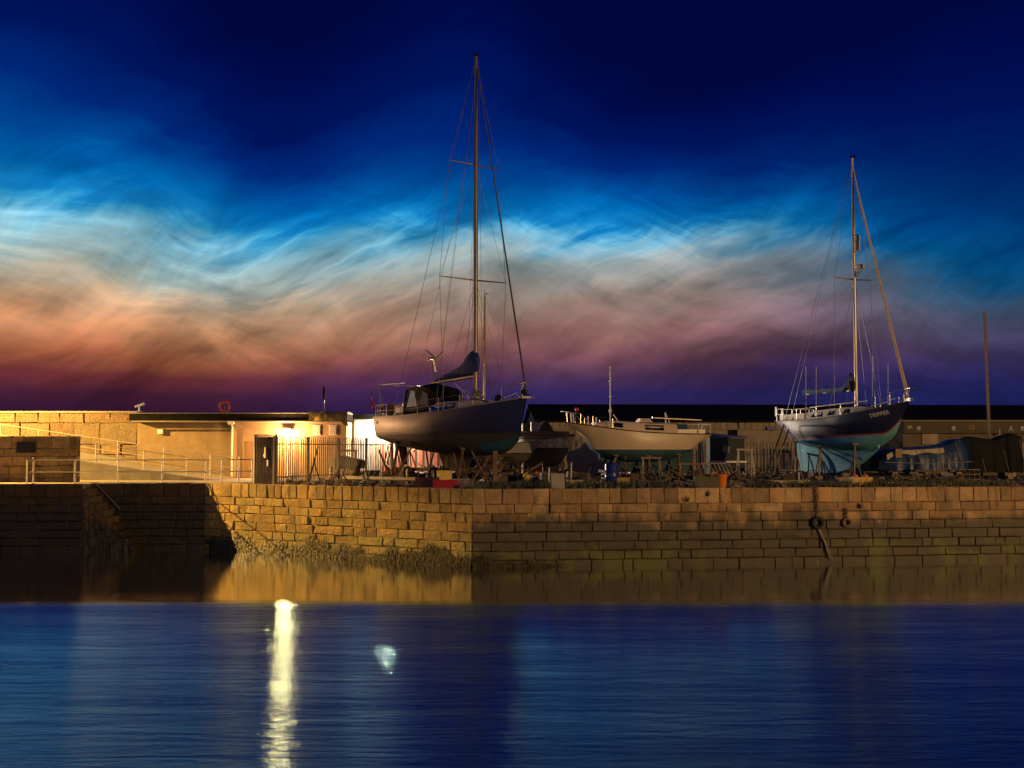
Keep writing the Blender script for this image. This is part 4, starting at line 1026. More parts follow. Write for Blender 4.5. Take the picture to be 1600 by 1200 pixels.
MB().box((1.5, -.72, zb2_(1.5) + .16), (1.9, .1, .34)).box((1.5, .72, zb2_(1.5) + .16), (1.9, .1, .34)).build('cockpit_coaming', m_cream, y2)
mx2 = 5.35; YM2 = sn2.y + hd2.y * mx2; zt2_ = zz(247, YM2) - DECK; zsp = zz(437, YM2) - DECK; zd2 = zb2_(mx2) + .42
bp2 = Vector((L2_ - .1, 0, cr(H2.sheer, 1) + .12))
w2_ = [([(mx2, 0, zt2_), (.0, 0, zb2_(0))], .009), ([(mx2 - .05, 0, zt2_ - .1), (.1, .35, zb2_(0) + .1)], .007)]
for g in (1, -1):
    w2_ += [([(mx2, 0, zt2_ - .1), (mx2 - .1, g * 1.15, zsp + .05), (mx2 - .1, g * 1.3, zd2 - .4)], .008), ([(mx2, 0, zsp), (mx2 - .6, g * 1.25, zd2 - .4)], .008), ([(mx2, 0, zsp), (mx2 + .55, g * 1.15, zd2 - .4)], .008)]
w2_ += [([(mx2 + .12, .1, zt2_ - .2), (mx2 + 1.6, .1, zd2 - .2)], .007)]
mast_rig(y2, mx2, zd2 - .2, zt2_, .085, m_alu, [(zsp, 1.15, .1)], w2_)
MB().tube([(mx2 + .08, 0, zt2_ - .6), (mx2 + .3, 0, zt2_ - 1.6), bp2 + Vector((-.1, 0, .4)), bp2], [.02, .05, .085, .05], 8).build('furled_genoa', mat('furled_sail_tan', (.40, .31, .21), .8, nscale=4), y2, True)
MB().tube([(mx2 - .06, 0, zt2_), (mx2 - .1, 0, zt2_ + .5)], .016, 5).box((mx2 + .05, 0, zt2_ + .06), (.28, .1, .1)).build('masthead_fittings', m_blackcv, y2)
MB().lathe([(.05, -.42), (.14, -.38), (.15, .36), (.05, .42)], 10, (mx2 + .24, 0, zz(381, YM2) - DECK)).build('radar_reflector', m_cream, y2, True)
rd = MB().lathe([(.08, -.1), (.24, -.08), (.26, .05), (.16, .11)], 14, (mx2 + .38, 0, zz(419, YM2) - DECK)); rd.build('radar_dome', m_cream, y2, True)
MB().box((mx2 + .28, 0, zz(425, YM2) - DECK - .03), (.35, .14, .05)).tube([(mx2 + .1, 0, zz(434, YM2) - DECK), (mx2 + .4, 0, zz(424, YM2) - DECK)], .03, 5).build('radar_bracket', m_alu_dk, y2)
bz = zz(612, 56) - DECK; bx_ = 1.55
MB().tube([(mx2 - .06, 0, bz + .06), (bx_, 0, bz + .02)], .06, 8).build('boom', m_alu_dk, y2)
rings = []; rq = random.Random(4)
for i_ in range(26):
    f = i_ / 25; x = mx2 - .1 + (bx_ + .1 - mx2) * f
    hg = cr([(0, .62), (.1, .5), (.2, .22), (1, .15)], f) * rq.uniform(.75, 1.25); wd = cr([(0, .2), (.15, .2), (.25, .13), (1, .12)], f) * rq.uniform(.8, 1.2)
    rings.append([Vector((x, wd * math.cos(a), bz + .08 + hg * .4 + (hg if math.sin(a) > 0 else .17) * math.sin(a) * rq.uniform(.85, 1.15))) for a in [2 * math.pi * k_ / 10 for k_ in range(10)]])
MB().loft(rings, True, True).build('stowed_sail', m_canvas, y2, True)
MB().lathe([(.05, -.3), (.2, -.25), (.24, .1), (.12, .3)], 10, (mx2 - .22, 0, bz + .3)).build('sail_bag', m_blackcv, y2, True)
pulpit(y2, H2, .84, .6); stanchions(y2, H2, (.1, .28, .46, .64, .84), .58)
pu = MB(); ring_ = [(1.1, -1.0), (.35, -.78), (.02, -.5), (.0, .5), (.35, .78), (1.1, 1.0)]
for h_ in (.3, .58): pu.tube([(a, b, zb2_(a) + h_) for a, b in ring_], .018, 6)
for a, b in ring_: pu.tube([(a, b, zb2_(a) - .05), (a, b, zb2_(a) + .58)], .018, 6)
pu.build('pushpit', m_chrome, y2)
MB().box((.05, -.55, zb2_(0) + .45), (.12, .14, .5)).build('horseshoe_buoy', m_white, y2)
for (t, g, zt_) in ((.36, -1, 570), (.45, -1, 572), (.72, 1, 570), (.82, -1, 562)):
    p = H2.edge(t, g, .12); MB().tube([p, p + Vector((.06, 0, zz(zt_, 56) - DECK - p.z))], .011, 5).build('whip_aerial', m_white, y2)
an = MB().tube([(L2_ - .25, .08, cr(H2.sheer, 1) + .1), (L2_ - .05, .0, cr(H2.sheer, 1) + .62)], .03, 6).tube([(L2_ - .15, -.1, cr(H2.sheer, 1) + .1), (L2_ + .05, -.05, cr(H2.sheer, 1) + .5)], .025, 6).box((L2_ - .02, 0, cr(H2.sheer, 1) + .08), (.3, .2, .14)); an.build('anchor_gear', m_chrome, y2)
# the name on the starboard bow
ta = .865; pA = H2.side(ta - .05, .17, -1); pB = H2.side(ta + .05, .17, -1); pD = H2.side(ta, .34, -1); pC = H2.side(ta, .17, -1)
ux = (pB - pA).normalized(); uz = (pC - pD); uz = (uz - ux * uz.dot(ux)).normalized(); un = ux.cross(uz).normalized()
pm = H2.side(ta, .25, -1) + un * .035
text('TRIPPER', .27, mat('name_letters', (.62, .6, .58), .6), y2, Matrix.Translation(pm) @ Matrix((ux, uz, un)).transposed().to_4x4())

# ------------------------------------------------------------------ 3. beige sloop, bow to the left
bow3 = Vector((xy(883, 58.6), 58.6, DECK)); ster3 = Vector((xy(1106, 60.8), 60.8, DECK))
L3 = (bow3 - ster3).length; PHI3 = math.atan2(bow3.y - ster3.y, bow3.x - ster3.x)
y3 = thing('sailing_yacht', 'cream sailing yacht with dark teal bottom and no mast on trestles', 'yacht', ster3, PHI3)
wz3 = zz(703, 59.5) - DECK
H3 = Hull(L3, [(0, .55), (.1, .85), (.3, 1.12), (.55, 1.2), (.75, .95), (.9, .48), (1, .02)],
          [(0, zz(679, 60.8) - DECK), (.3, zz(678, 60) - DECK), (.6, zz(674, 59.5) - DECK), (1, zz(660, 58.6) - DECK)], wz3,
          [(0, wz3 + .42), (.1, wz3 + .1), (.25, wz3 - .45), (.5, wz3 - .62), (.75, wz3 - .42), (.88, wz3 - .02), (1, wz3 + .6)],
          [(0, .62), (.3, .92), (.6, .92), (1, .45)], rake=1.1, srake=.55, p=.7, q=1.0, flare=.04, boot=.02)
H3.build(y3, m_beige, m_tealdk, m_tealdk, m_cream, m_teak, rub=.03)
zb3 = lambda x: cr(H3.sheer, x / L3) + .03
rings = []
for t, zt_, zb_, th in [(.9, wz3, wz3 - .6, .04), (1.2, wz3 - .1, .28, .08), (2.5, wz3 - .3, .26, .2), (4.0, wz3 - .4, .28, .22), (5.0, wz3 - .3, .62, .16), (6.1, wz3 - .15, wz3 - .5, .05)]:
    ring = []
    for g in (1, -1):
        col_ = [Vector((t, g * (th * (.75 + 1.2 * (f ** 2.2))), zb_ + (zt_ - zb_) * f)) for f in (0, .2, .45, .7, 1)]
        ring += col_ if g == 1 else col_[::-1]
    rings.append(ring)
MB().loft(rings, True, True).build('keel', m_tealdk, y3, True)
xc = lambda u: (ster3.x - xy(u, 59.6)) / -math.cos(PHI3)
xa3, xb3 = xc(1052), xc(926)
c3w = [(0, .82), (.5, .78), (1, .5)]; c3h = [(0, .52), (.35, .5), (.75, .46), (1, .22)]
cabin(y3, xa3, xb3, c3w, c3h, zb3, m_beige, 'coachroof')
for ua, ub in ((1030, 1000), (966, 951)):
    for g in (1, -1):
        pane_quad(y3, 'window', [cabin_pt(xa3, xb3, c3w, c3h, zb3, .82, a, g, f) for a, f in ((xc(ua), .3), (xc(ub), .3), (xc(ub), .85), (xc(ua), .85))], m_glass)
MB().box((xc(1007), 0, zb3(xc(1007)) + .62), (.75, .6, .2), taper=.7).build('hatch', m_cream, y3)
MB().box((xc(1056), 0, zb3(xc(1056)) + .28), (1.0, 1.2, .4)).build('cockpit_cover', m_canvas, y3)
ct = MB().box((xc(1075), -.68, zb3(xc(1075)) + .1), (1.6, .08, .24)).box((xc(1075), .68, zb3(xc(1075)) + .1), (1.6, .08, .24)); ct.build('cockpit_coaming', m_beige, y3)
pulpit(y3, H3, .84, .55); stanchions(y3, H3, (.72, .84), .5)
pu = MB(); ring_ = [(.9, -.8), (.1, -.5), (.1, .5), (.9, .8)]
pu.tube([(a, b, zb3(a) + .5) for a, b in ring_], .022, 6)
for a, b in ring_: pu.tube([(a, b, zb3(a) - .05), (a, b, zb3(a) + .5)], .022, 6)
pu.build('pushpit', m_white, y3)
ax_ = xc(953); am = MB()
am.tube([(ax_, 0, zb3(ax_) + .3), (ax_, 0, zz(572, 59.2) - DECK)], [.035, .025], 8)
am.lathe([(.03, -.05), (.075, -.03), (.075, .03), (.03, .05)], 8, (ax_, 0, zz(595, 59.2) - DECK)).lathe([(.03, -.06), (.07, -.04), (.07, .04), (.03, .06)], 8, (ax_, 0, zz(620, 59.2) - DECK)).lathe([(.03, -.1), (.08, -.06), (.08, .06), (.03, .1)], 8, (ax_, 0, zz(642, 59.2) - DECK))
am.build('aerial_post', m_white, y3)
MB().tube([(xc(960), -.2, zz(647, 59.2) - DECK), (xc(975), -.45, zb3(xc(975)) + .3)], .03, 6).build('strut', m_white, y3)
MB().tube([(xc(1042), 0, zz(644, 59.5) - DECK), (xc(1043), 0, zb3(xc(1043)) + .45)], .03, 6).tube([(xc(1042), 0, zz(644, 59.5) - DECK), (xc(1050), 0, zb3(xc(1050)) + .5)], .02, 6).build('boom_crutch', m_white, y3)
MB().tube([(xc(1100), .1, zb3(.3) + .72), (xc(1020), .1, zb3(xc(1020)) + .78)], .05, 8).build('boom', m_alu_dk, y3)
for u_, c_ in ((893, m_white), (897, m_white), (901, m_blackcv), (920, m_white), (933, m_white)):
    MB().tube([(xc(u_), -.15, zb3(xc(u_)) - .02), (xc(u_) + .05, -.1, zb3(xc(u_)) + .5)], .04, 6).build('fender', c_, y3)
MB().lathe([(.02, -.1), (.1, -.07), (.12, 0), (.1, .07), (.02, .1)], 8, (xc(899), .1, zb3(xc(899)) + .72)).build('buoy', mat('buoy_red', (.55, .05, .05), .5), y3)

# ------------------------------------------------------------------ 4. old white boat behind
Yp = 64.5
b4 = thing('fishing_boat', 'old wooden boat with flaking white hull strip behind the cream yacht', 'boat', (xy(800, Yp), Yp, DECK), 0.02)
L4 = xy(898, Yp) - xy(800, Yp)
m_flake = mat('flaking_white_paint', (.46, .42, .34), .8, var=.2, nscale=5, dark=(.09, .07, .05), darkamt=.8, dscale=4)
H4 = Hull(L4, [(0, .6), (.2, .95), (.6, 1.05), (.85, .6), (1, .05)], [(0, zz(684, Yp) - DECK), (.5, zz(685, Yp) - DECK), (1, zz(680, Yp) - DECK)], zz(701, Yp) - DECK,
          [(0, .75), (.5, .62), (.85, .75), (1, 1.4)], [(0, .9), (.5, .93), (1, .5)], rake=.3, p=.6, boot=.05)
H4.build(b4, m_flake, m_black, m_brownaf, m_teak, mat('green_gunwale', (.05, .07, .05), .7), rub=.07)
MB().box((L4 / 2, 0, zz(679, Yp) - DECK), (L4 * .8, 1.6, .35)).build('bulwark', m_teak, b4)
cabin(b4, L4 * .42, L4 * .66, [(0, .6), (1, .6)], [(0, .35), (.3, .75), (.7, .72), (1, .3)], lambda x: zz(681, Yp) - DECK, m_blackcv, 'canopy')
MB().box((L4 * .25, -.3, zz(668, Yp) - DECK), (.55, .5, .5)).build('net_heap', m_blackcv, b4)
for f_ in (.16, .3): MB().tube([(L4 * f_, -.7, zz(682, Yp) - DECK), (L4 * f_, -.7, zz(662 if f_ < .2 else 660, Yp) - DECK)], .04, 6).build('post', m_white, b4)
MB().box((L4 / 2, 0, .33), (L4 * .5, .35, .66)).build('keel_block', m_wood, b4)
# small yacht whose mast shows beyond the big navy one
Yk = 62.3
b5 = thing('sailing_yacht', 'grey yacht hidden behind the big navy one, only its mast shows', 'yacht', (xy(718, Yk), Yk, DECK), R(4))
L5 = 4.4
H5 = Hull(L5, [(0, .6), (.4, .95), (.8, .5), (1, .02)], [(0, 1.75), (1, 1.95)], 1.3, [(0, 1.2), (.5, .75), (.9, .9), (1, 1.4)], [(0, .8), (.5, .92), (1, .5)], rake=.4, boot=.05)
H5.build(b5, mat('grey_gelcoat', (.2, .2, .2), .5), m_black, m_brownaf, m_cream, m_teak)
kx = xy(757, Yk) - xy(718, Yk)
zk = zz(461, Yk) - DECK
fin(b5, 'keel', (1.4, 2.8, .95), (1.5, 2.6, .12), .12, m_brownaf)
mast_rig(b5, kx, 1.75, zk, .07, m_alu_dk, [(zz(571, Yk) - DECK, .75, .05)], [([(kx, 0, zk), (kx - .1, .75, zz(571, Yk) - DECK), (kx, .9, 1.8)], .007), ([(kx, 0, zk), (kx - .1, -.75, zz(571, Yk) - DECK), (kx, -.9, 1.8)], .007), ([(kx, 0, zk), (L5, 0, 1.95)], .007)])
MB().box((kx + .12, 0, zk + .08), (.2, .05, .05)).tube([(kx, 0, zk), (kx - .02, 0, zk + .3)], .015, 5).build('wind_vane', m_wire, b5)

# ------------------------------------------------------------------ 5. boats under covers on the right
def draped(root, name, x0, x1, half, ztab, zb_, m, seed, ny=12, nx=34, fold=.05, bow_r=.35):
    r_ = random.Random(seed); ph = [r_.uniform(0, 6.28) for _ in range(8)]
    rings = []
    for i_ in range(nx + 1):
        f = i_ / nx; x = x0 + (x1 - x0) * f; w = half * min(1, (min(f, 1 - f) / .16 + .25)) ** .6; zt_ = cr(ztab, f)
        ring = []
        for j in range(ny + 1):
            a = j / ny; ang_ = math.pi * a
            y_ = -w * math.cos(ang_); s_ = math.sin(ang_)
            z_ = zb_ + (zt_ - zb_) * (min(1, s_ * 1.5) ** .8 * .86 + .14 * s_)
            fo = fold * (1 - s_ * .7) * (math.sin(x * 9 + ph[0] + 2 * math.sin(x * 2 + ph[2])) + .6 * math.sin(x * 17 + ph[1] + a * 5) + .7 * math.sin(x * 4 + a * 9 + ph[3]))
            ring.append(Vector((x + .02 * math.sin(j * 2 + ph[4]), y_ + fo * math.cos(ang_), z_ + fo * .5)))
        rings.append(ring)
    return MB().loft(rings, False).build(name, m, root, True)
Y6 = 56.8
b6 = thing('covered_boat', 'boat under a creased blue tarpaulin beside the teal keel', 'boat', (xy(1366, Y6), Y6, DECK), R(6))
L6 = xy(1514, Y6) - xy(1366, Y6)
zt6 = [(0, zz(712, Y6) - DECK), (.12, zz(702, Y6) - DECK), (.5, zz(698, Y6) - DECK), (.7, zz(695, Y6) - DECK), (.9, zz(686, Y6) - DECK), (1, zz(702, Y6) - DECK)]
m_tarp = mat('blue_tarpaulin', (.012, .032, .09), .38, var=.3, nscale=3, bump=.7, bscale=5)
draped(b6, 'tarpaulin', 0, L6, 1.0, zt6, zz(733, Y6) - DECK, m_tarp, 6, fold=.075)
def strip():
    rings = []
    for i_ in range(20):
        f = .05 + .62 * i_ / 19; x = L6 * f; z_ = cr(zt6, f)
        rings.append([Vector((x, -.86 - .03 * math.sin(x * 9), z_ - .12)), Vector((x, -.97 - .05 * math.sin(x * 9), z_ - .32 - .05 * math.sin(x * 5))), ])
    return MB().loft(rings, False)
strip().build('pale_tarpaulin_strip', mat('pale_tarp', (.40, .33, .22), .5, var=.2, nscale=4), b6, True)
MB().box((L6 * .17, -1.03, zz(708, Y6) - DECK), (.34, .02, .42)).build('patch', mat('brown_patch', (.22, .14, .07), .7), b6)
MB().tube([(0.1, -1.02, zz(722, Y6) - DECK), (L6 * .5, -1.1, zz(724, Y6) - DECK), (L6 - .1, -1.02, zz(721, Y6) - DECK)], .014, 5).build('lashing', m_rope, b6)
for f_ in (.36, .62, .8): MB().tube([(L6 * f_, -.9, cr(zt6, f_) - .1), (L6 * f_ + .2, -1.12, zz(720, Y6) - DECK), (L6 * f_ + .3, -1.0, zz(733, Y6) - DECK)], .013, 5).build('lashing', m_rope, b6)
for f_ in (.15, .5, .85): MB().box((L6 * f_, 0, .22), (.25, 1.6, .44)).build('bearer', m_wood, b6)
Y7 = 61.0
b7 = thing('covered_boat', 'boat under a black cover with a bare leaning mast', 'boat', (xy(1497, Y7), Y7, DECK), R(-3))
L7 = xy(1592, Y7) - xy(1497, Y7)
zt7 = [(0, zz(690, Y7) - DECK), (.15, zz(682, Y7) - DECK), (.5, zz(686, Y7) - DECK), (.8, zz(678, Y7) - DECK), (1, zz(682, Y7) - DECK)]
draped(b7, 'cover', 0, L7, 1.0, zt7, .35, m_blackcv, 9)
m7 = xy(1546, Y7) - b7.location.x; z7 = zz(490, Y7) - DECK
MB().tube([(m7, 0, 1.2), (m7 - .12, 0, z7)], [.085, .075], 8).box((m7 - .1, 0, z7 + .05), (.2, .1, .12)).build('mast', mat('dark_wood_mast', (.11, .065, .035), .6, nscale=3), b7, True)
for f_ in (.25, .62, .9): MB().tube([(L7 * f_, -.75, cr(zt7, f_) - .25), (L7 * f_ + .12, -1.05, .9), (L7 * f_ + .25, -1.0, .4)], .014, 5).build('lashing', m_rope, b7)
for f_ in (.2, .75): MB().box((L7 * f_, 0, .17), (.25, 1.5, .34)).build('bearer', m_wood, b7)

# ================================================================== YARD CLUTTER
def edge_y(x):
    if x > CORNER.x: return CORNER.y + (RIGHT.y - CORNER.y) * (x - CORNER.x) / (RIGHT.x - CORNER.x)
    return CORNER.y + (LEFT.y - CORNER.y) * (x - CORNER.x) / (LEFT.x - CORNER.x)
def ground(u, v):
    """the spot on the quay under a pixel, never beyond its edge"""
    p = atZ(u, v, DECK - .02)
    for _ in range(40):
        if p.y >= edge_y(p.x) + .75: break
        p = at_base(u, p.y + .15)
    return p
def at_base(u, Y): return Vector((xy(u, Y), Y, DECK - .02))

def boat_stand(label, top, foot, m=None, spread=.42, group='timber and steel props under the yachts'):
    """prop: post with a pad at the hull, two splayed back legs; world coordinates"""
    m = m or m_rust
    foot = Vector(foot); top = Vector(top)
    t = thing('boat_stand', label, 'boat stand', foot, group=group)
    d = top - foot
    MB().tube([(0, 0, 0), d], .055, 6).build('post', m, t)
    k_ = d * .8; side = Vector((-d.y, d.x, 0)); side = side.normalized() if side.length > .02 else Vector((1, 0, 0)); bk = Vector((d.x, d.y, 0))
    for g in (1, -1):
        e = Vector((side.x * g * spread, side.y * g * spread, 0)) + bk * (1.15 if bk.length > .1 else 0) + (Vector((0, .35, 0)) if bk.length <= .1 else Vector((0, 0, 0)))
        MB().tube([k_, e], .035, 5).build('leg', m, t)
    MB().tube([k_ * .35 , Vector((side.x * spread, side.y * spread, 0)) * .6 + Vector((0, 0, d.z * .3))], .022, 5).build('brace', m, t)
    MB().box(d, (.26, .26, .05), rot=(R(12), R(8), 0)).build('pad', m_wood, t)
    return t
def hull_pt(root, H, t, f, g):
    p = H.below(t, f, g); M_ = Matrix.Translation(root.location) @ Matrix.Rotation(root.rotation_euler.z, 4, 'Z'); return M_ @ p
k2 = 0
for (root, H, t, f, g, off, m, lab) in (
        (y1, H1, .25, .35, -1, (-.35, -.25), m_wood, 'pale timber prop under the stern quarter of the big navy yacht'),
        (y1, H1, .40, .3, -1, (-.9, -.65), m_rust, 'long slanting steel prop amidships under the big navy yacht'),
        (y1, H1, .70, .45, -1, (-.2, -.15), m_rust, 'rusty prop under the forward hull of the big navy yacht'),
        (y1, H1, .36, .4, 1, (.5, .4), m_rust, 'steel prop on the shed side of the big navy yacht'),
        (y1, H1, .66, .4, 1, (.4, .3), m_rust, 'steel prop on the far bow side of the big navy yacht'),
        (y2, H2, .22, .35, -1, (-.10, -.08), m_wood, 'timber prop against the rudder end of the teal keel yacht'),
        (y2, H2, .46, .4, -1, (-.12, -.1), m_wood, 'brown timber prop with a raking brace midway along the teal hull'),
        (y2, H2, .70, .4, -1, (-.1, -.08), m_wood, 'timber prop under the forward end of the teal hull'),
        (y2, H2, .40, .4, 1, (.3, .12), m_rust, 'steel prop on the far side of the teal keel yacht'),
        (y3, H3, .70, .35, 1, (-.1, -.3), m_rust, 'steel prop with square pad under the bow of the cream yacht'),
        (y3, H3, .48, .3, 1, (.0, -.3), m_wood, 'timber prop with square pad amidships of the cream yacht'),
        (y3, H3, .25, .3, 1, (.05, -.3), m_rust, 'steel prop with square pad near the stern of the cream yacht'),
        (y3, H3, .4, .4, -1, (.0, .35), m_rust, 'steel prop on the shed side of the cream yacht')):
    p = hull_pt(root, H, t, f, g); boat_stand(lab, p, (p.x + off[0], p.y + off[1], DECK - .02), m)
MB_keel = lambda root, x, L_, h, w=.35: None
def timber(label, a, b, w=.16, h=.16, m=None, name='timber_beam', cat='timber', group='loose timbers lying on the quay'):
    a = Vector(a); b = Vector(b); d = b - a
    o_ = MB().box((d.length / 2, 0, 0), (d.length, w, h)).build(name, m or m_wood)
    o_.location = a + Vector((0, 0, h / 2)); o_.rotation_euler = d.to_track_quat('X', 'Z').to_euler()
    return tag(o_, label, cat, group)
# keel blocks
def kblock(label, root, x, h, w=.9):
    M_ = Matrix.Translation(root.location) @ Matrix.Rotation(root.rotation_euler.z, 4, 'Z'); p = M_ @ Vector((x, 0, 0))
    t = thing('keel_block', label, 'timber block', (p.x, p.y, DECK - .02), root.rotation_euler.z, 'timber blocks under the keels')
    n_ = max(1, round(h / .2))
    for i_ in range(n_): MB().box((0, 0, h / n_ * (i_ + .5)), ((.3, w, h / n_ - .006) if i_ % 2 == 0 else (.42, .3, h / n_ - .006))).build('baulk', m_wood, t)
kblock('stacked timber blocks under the after end of the teal keel', y2, 2.2, .42); kblock('stacked timber blocks under the forward end of the teal keel', y2, 4.4, .42)
kblock('stacked timber block under the after keel of the cream yacht', y3, 1.8, .28); kblock('stacked timber block under the forward keel of the cream yacht', y3, 3.9, .28)
kblock('timber block under the keel of the grey yacht', b5, 2.0, .14)
# trailer under the big navy yacht
tr = thing('boat_trailer', 'rusty steel boat trailer with spoked wheels under the big navy yacht', 'trailer', st0, PHI)
MB().box((5.6, -.8, .56), (8.2, .14, .16)).build('beam', m_rust, tr); MB().box((5.6, .8, .56), (8.2, .14, .16)).build('beam', m_rust, tr)
for x in (2.2, 4.4, 6.2, 8.6): MB().box((x, 0, .56), (.14, 1.46, .12)).build('crossbar', m_rust, tr)
for x in (2.2, 4.6, 7.0):
    for g in (1, -1): MB().tube([(x, g * .8, .6), (x + .1, g * 1.05, 1.55)], .05, 5).build('upright', m_rust, tr)
for x, g in ((3.0, -1), (5.35, -1), (6.15, -1), (3.0, 1), (5.35, 1), (6.15, 1)):
    wo = thing('wheel', 'wheel', 'wheel'); del wo['label']; del wo['category']; wo.parent = tr; wo.location = (x, g * 1.02, .37)
    MB().torus((0, 0, 0), .27, .10, 'y', 18, 8).build('tyre', m_tyre, wo, True)
    MB().lathe([(.03, -.06), (.18, -.05), (.2, .0), (.18, .05), (.03, .06)], 14).build('rim', m_cream, wo, rot=(R(90), 0, 0))

def box_thing(name, label, cat, u, v, w, d, h, m, rz=0.0, taper=1.0, open_top=True, parts=True, rim=None):
    p = ground(u, v); t = thing(name, label, cat, p, rz)
    a = .03
    if open_top:
        for (c, dd, nm) in (((0, -d / 2 + a / 2, h / 2), (w, a, h), 'side'), ((0, d / 2 - a / 2, h / 2), (w, a, h), 'side'), ((-w / 2 + a / 2, 0, h / 2), (a, d - 2 * a - .004, h), 'end'), ((w / 2 - a / 2, 0, h / 2), (a, d - 2 * a - .004, h), 'end')):
            MB().box(c, dd).build(nm, m, t)
        MB().box((0, 0, .03), (w - 2 * a - .01, d - 2 * a - .01, .04)).build('base', m, t)
        MB().box((0, -d / 2 - .012, h - .05), (w + .02, .02, .06)).build('rim', rim or m, t)
    else:
        MB().box((0, 0, h / 2), (w, d, h), taper=taper).build('body', m, t); MB().box((0, 0, h + .02), (w * taper + .03, d * taper + .03, .04)).build('lid', rim or m, t)
    return t
m_red = mat('red_plastic', (.42, .02, .02), .4, var=.2); m_maroon = mat('dark_maroon_plastic', (.06, .015, .012), .5); m_yel = mat('yellow_plastic', (.62, .40, .06), .5, var=.15)
m_yelbox = mat('ochre_fish_box', (.42, .27, .06), .6, var=.2)
box_thing('fish_crate', 'dark maroon open fish crate at the quay edge', 'crate', 668, 763, .85, .5, .42, m_maroon, R(-20))
rc = box_thing('fish_crate', 'bright red fish crate beside the maroon one', 'crate', 696, 764, .92, .5, .33, m_red, R(-8))
yb = box_thing('fish_crate', 'yellow box standing behind the red crate', 'crate', 694, 757, .62, .42, .62, m_yel, R(14))
box_thing('fish_crate', 'ochre fish crate with orange floats by the teal keel', 'crate', 1345, 760, .85, .5, .40, m_yelbox, R(5))
for du, lab in ((-9, 'orange float at the left end of the ochre fish crate'), (7, 'orange float beside the other in the ochre fish crate')):
    p = ground(1345 + du, 760); o_ = MB().lathe([(.02, -.14), (.11, -.1), (.15, 0), (.11, .1), (.03, .14), (.02, .19)], 12).build('float', mat('float_orange', (.55, .14, .03), .5), None, True)
    o_.location = (p.x, p.y, p.z + .38); tag(o_, lab, 'float', 'orange floats in the fish crate')
cb = box_thing('concrete_block', 'speckled grey square planter block on the quay edge', 'block', 871, 764, .56, .5, .56, mat('speckled_concrete', (.36, .31, .25), .9, var=.3, nscale=25, bump=.5, bscale=40), 0, .94, False)
box_thing('concrete_block', 'pale block on the ground by the black covered boat', 'block', 1579, 745, .42, .4, .46, m_conc, R(20), .85, False)
box_thing('concrete_block', 'small brown upright block in the grass by the lobster pot', 'block', 1482, 748, .28, .3, .46, mat('brown_block', (.3, .2, .12), .9), 0, .95, False)
box_thing('wooden_crate', 'small pale slatted crate beside the ladder foot', 'crate', 1242, 751, .38, .36, .42, mat('pale_wood', (.42, .34, .24), .8, var=.3, nscale=8), R(10))
box_thing('stone_trough', 'long dull stone trough beside the orange bucket', 'trough', 1103, 764, 1.0, .5, .46, mat('dull_stone', (.10, .085, .055), .9, var=.3), 0)
box_thing('plastic_crate', 'orange red plastic crate under the cream yacht', 'crate', 1003, 748, 1.35, .6, .36, mat('orange_red_plastic', (.42, .09, .03), .5), R(4))
box_thing('plastic_crate', 'small tan crate in the grass beside the blue barrel', 'crate', 974, 759, .52, .4, .34, m_yelbox, R(-6))
# lobster pot with mesh
lp = thing('lobster_pot', 'dark netted lobster pot in the grass by the tarpaulin boat', 'lobster pot', ground(1508, 750))
for i_ in range(6): MB().box((-.62 + .25 * i_, 0, .28), (.03, .6, .52)).build('hoop', m_rust, lp)
for z in (.04, .3, .54): MB().box((0, -.3, z), (1.3, .025, .03)).build('rail', m_rope, lp)
MB().box((0, 0, .27), (1.24, .54, .48)).build('net', m_blackcv, lp)
# bucket
bk = thing('bucket', 'bright orange rubber bucket with two handles on the quay edge', 'bucket', ground(1126, 764))
MB().lathe([(.02, .02), (.19, .0), (.20, .02), (.27, .52), (.285, .54), (.27, .55), (.25, .52), (.185, .05), (.02, .04)], 22).build('body', mat('bucket_orange', (.62, .17, .02), .45, var=.1), bk, True)
for g in (1, -1): MB().torus((g * .26, 0, .55), .075, .018, 'y', 12, 6).build('handle', MATS['bucket_orange'], bk, True)
# barrel
br = thing('barrel', 'tall blue plastic barrel standing in the grass at the quay edge', 'barrel', ground(956, 757))
prof = [(.02, 0), (.28, 0), (.30, .04), (.31, .3), (.325, .33), (.31, .36), (.31, .6), (.325, .63), (.31, .66), (.30, .9), (.27, .94), (.25, .92), (.02, .92)]
MB().lathe(prof, 22).build('body', mat('barrel_blue', (.012, .03, .16), .35, var=.15), br, True)
for a in (40, 220): MB().lathe([(.02, 0), (.045, 0), (.045, .035), (.02, .04)], 8, (.15 * math.cos(R(a)), .15 * math.sin(R(a)), .92)).build('bung', m_blackcv, br)
# ladders
def ladder(label, a, b, w=.42, n_=12, m=None, group='ladders and racks in the yard'):
    a = Vector(a); b = Vector(b); d = b - a; t = thing('ladder', label, 'ladder', a, group=group); m = m or m_wood
    s_ = Vector((-d.y, d.x, 0)); s_ = s_.normalized() if s_.length > 1e-3 else Vector((1, 0, 0))
    if abs(d.z) > 1.0: s_ = d.cross(Vector((0, 1, 0))).cross(d).normalized() if False else (Vector((.45, -.9, 0)).normalized())
    for g in (1, -1): MB().tube([s_ * g * w / 2, d + s_ * g * w / 2], .035, 5).build('stile', m, t)
    for i_ in range(n_): 
        p = d * ((i_ + .6) / n_); MB().tube([p - s_ * w / 2, p + s_ * w / 2], .02, 5).build('rung', m, t)
    return t
m_mossy = mat('mossy_timber', (.20, .16, .06), .9, var=.4, nscale=6, bump=.5)
lf = ground(1199, 751); lt = atY(1233, 655, 58.8)
ladder('mossy wooden ladder leaning on the stern of the teal keel yacht', lf, lt, .5, 11, m_mossy)
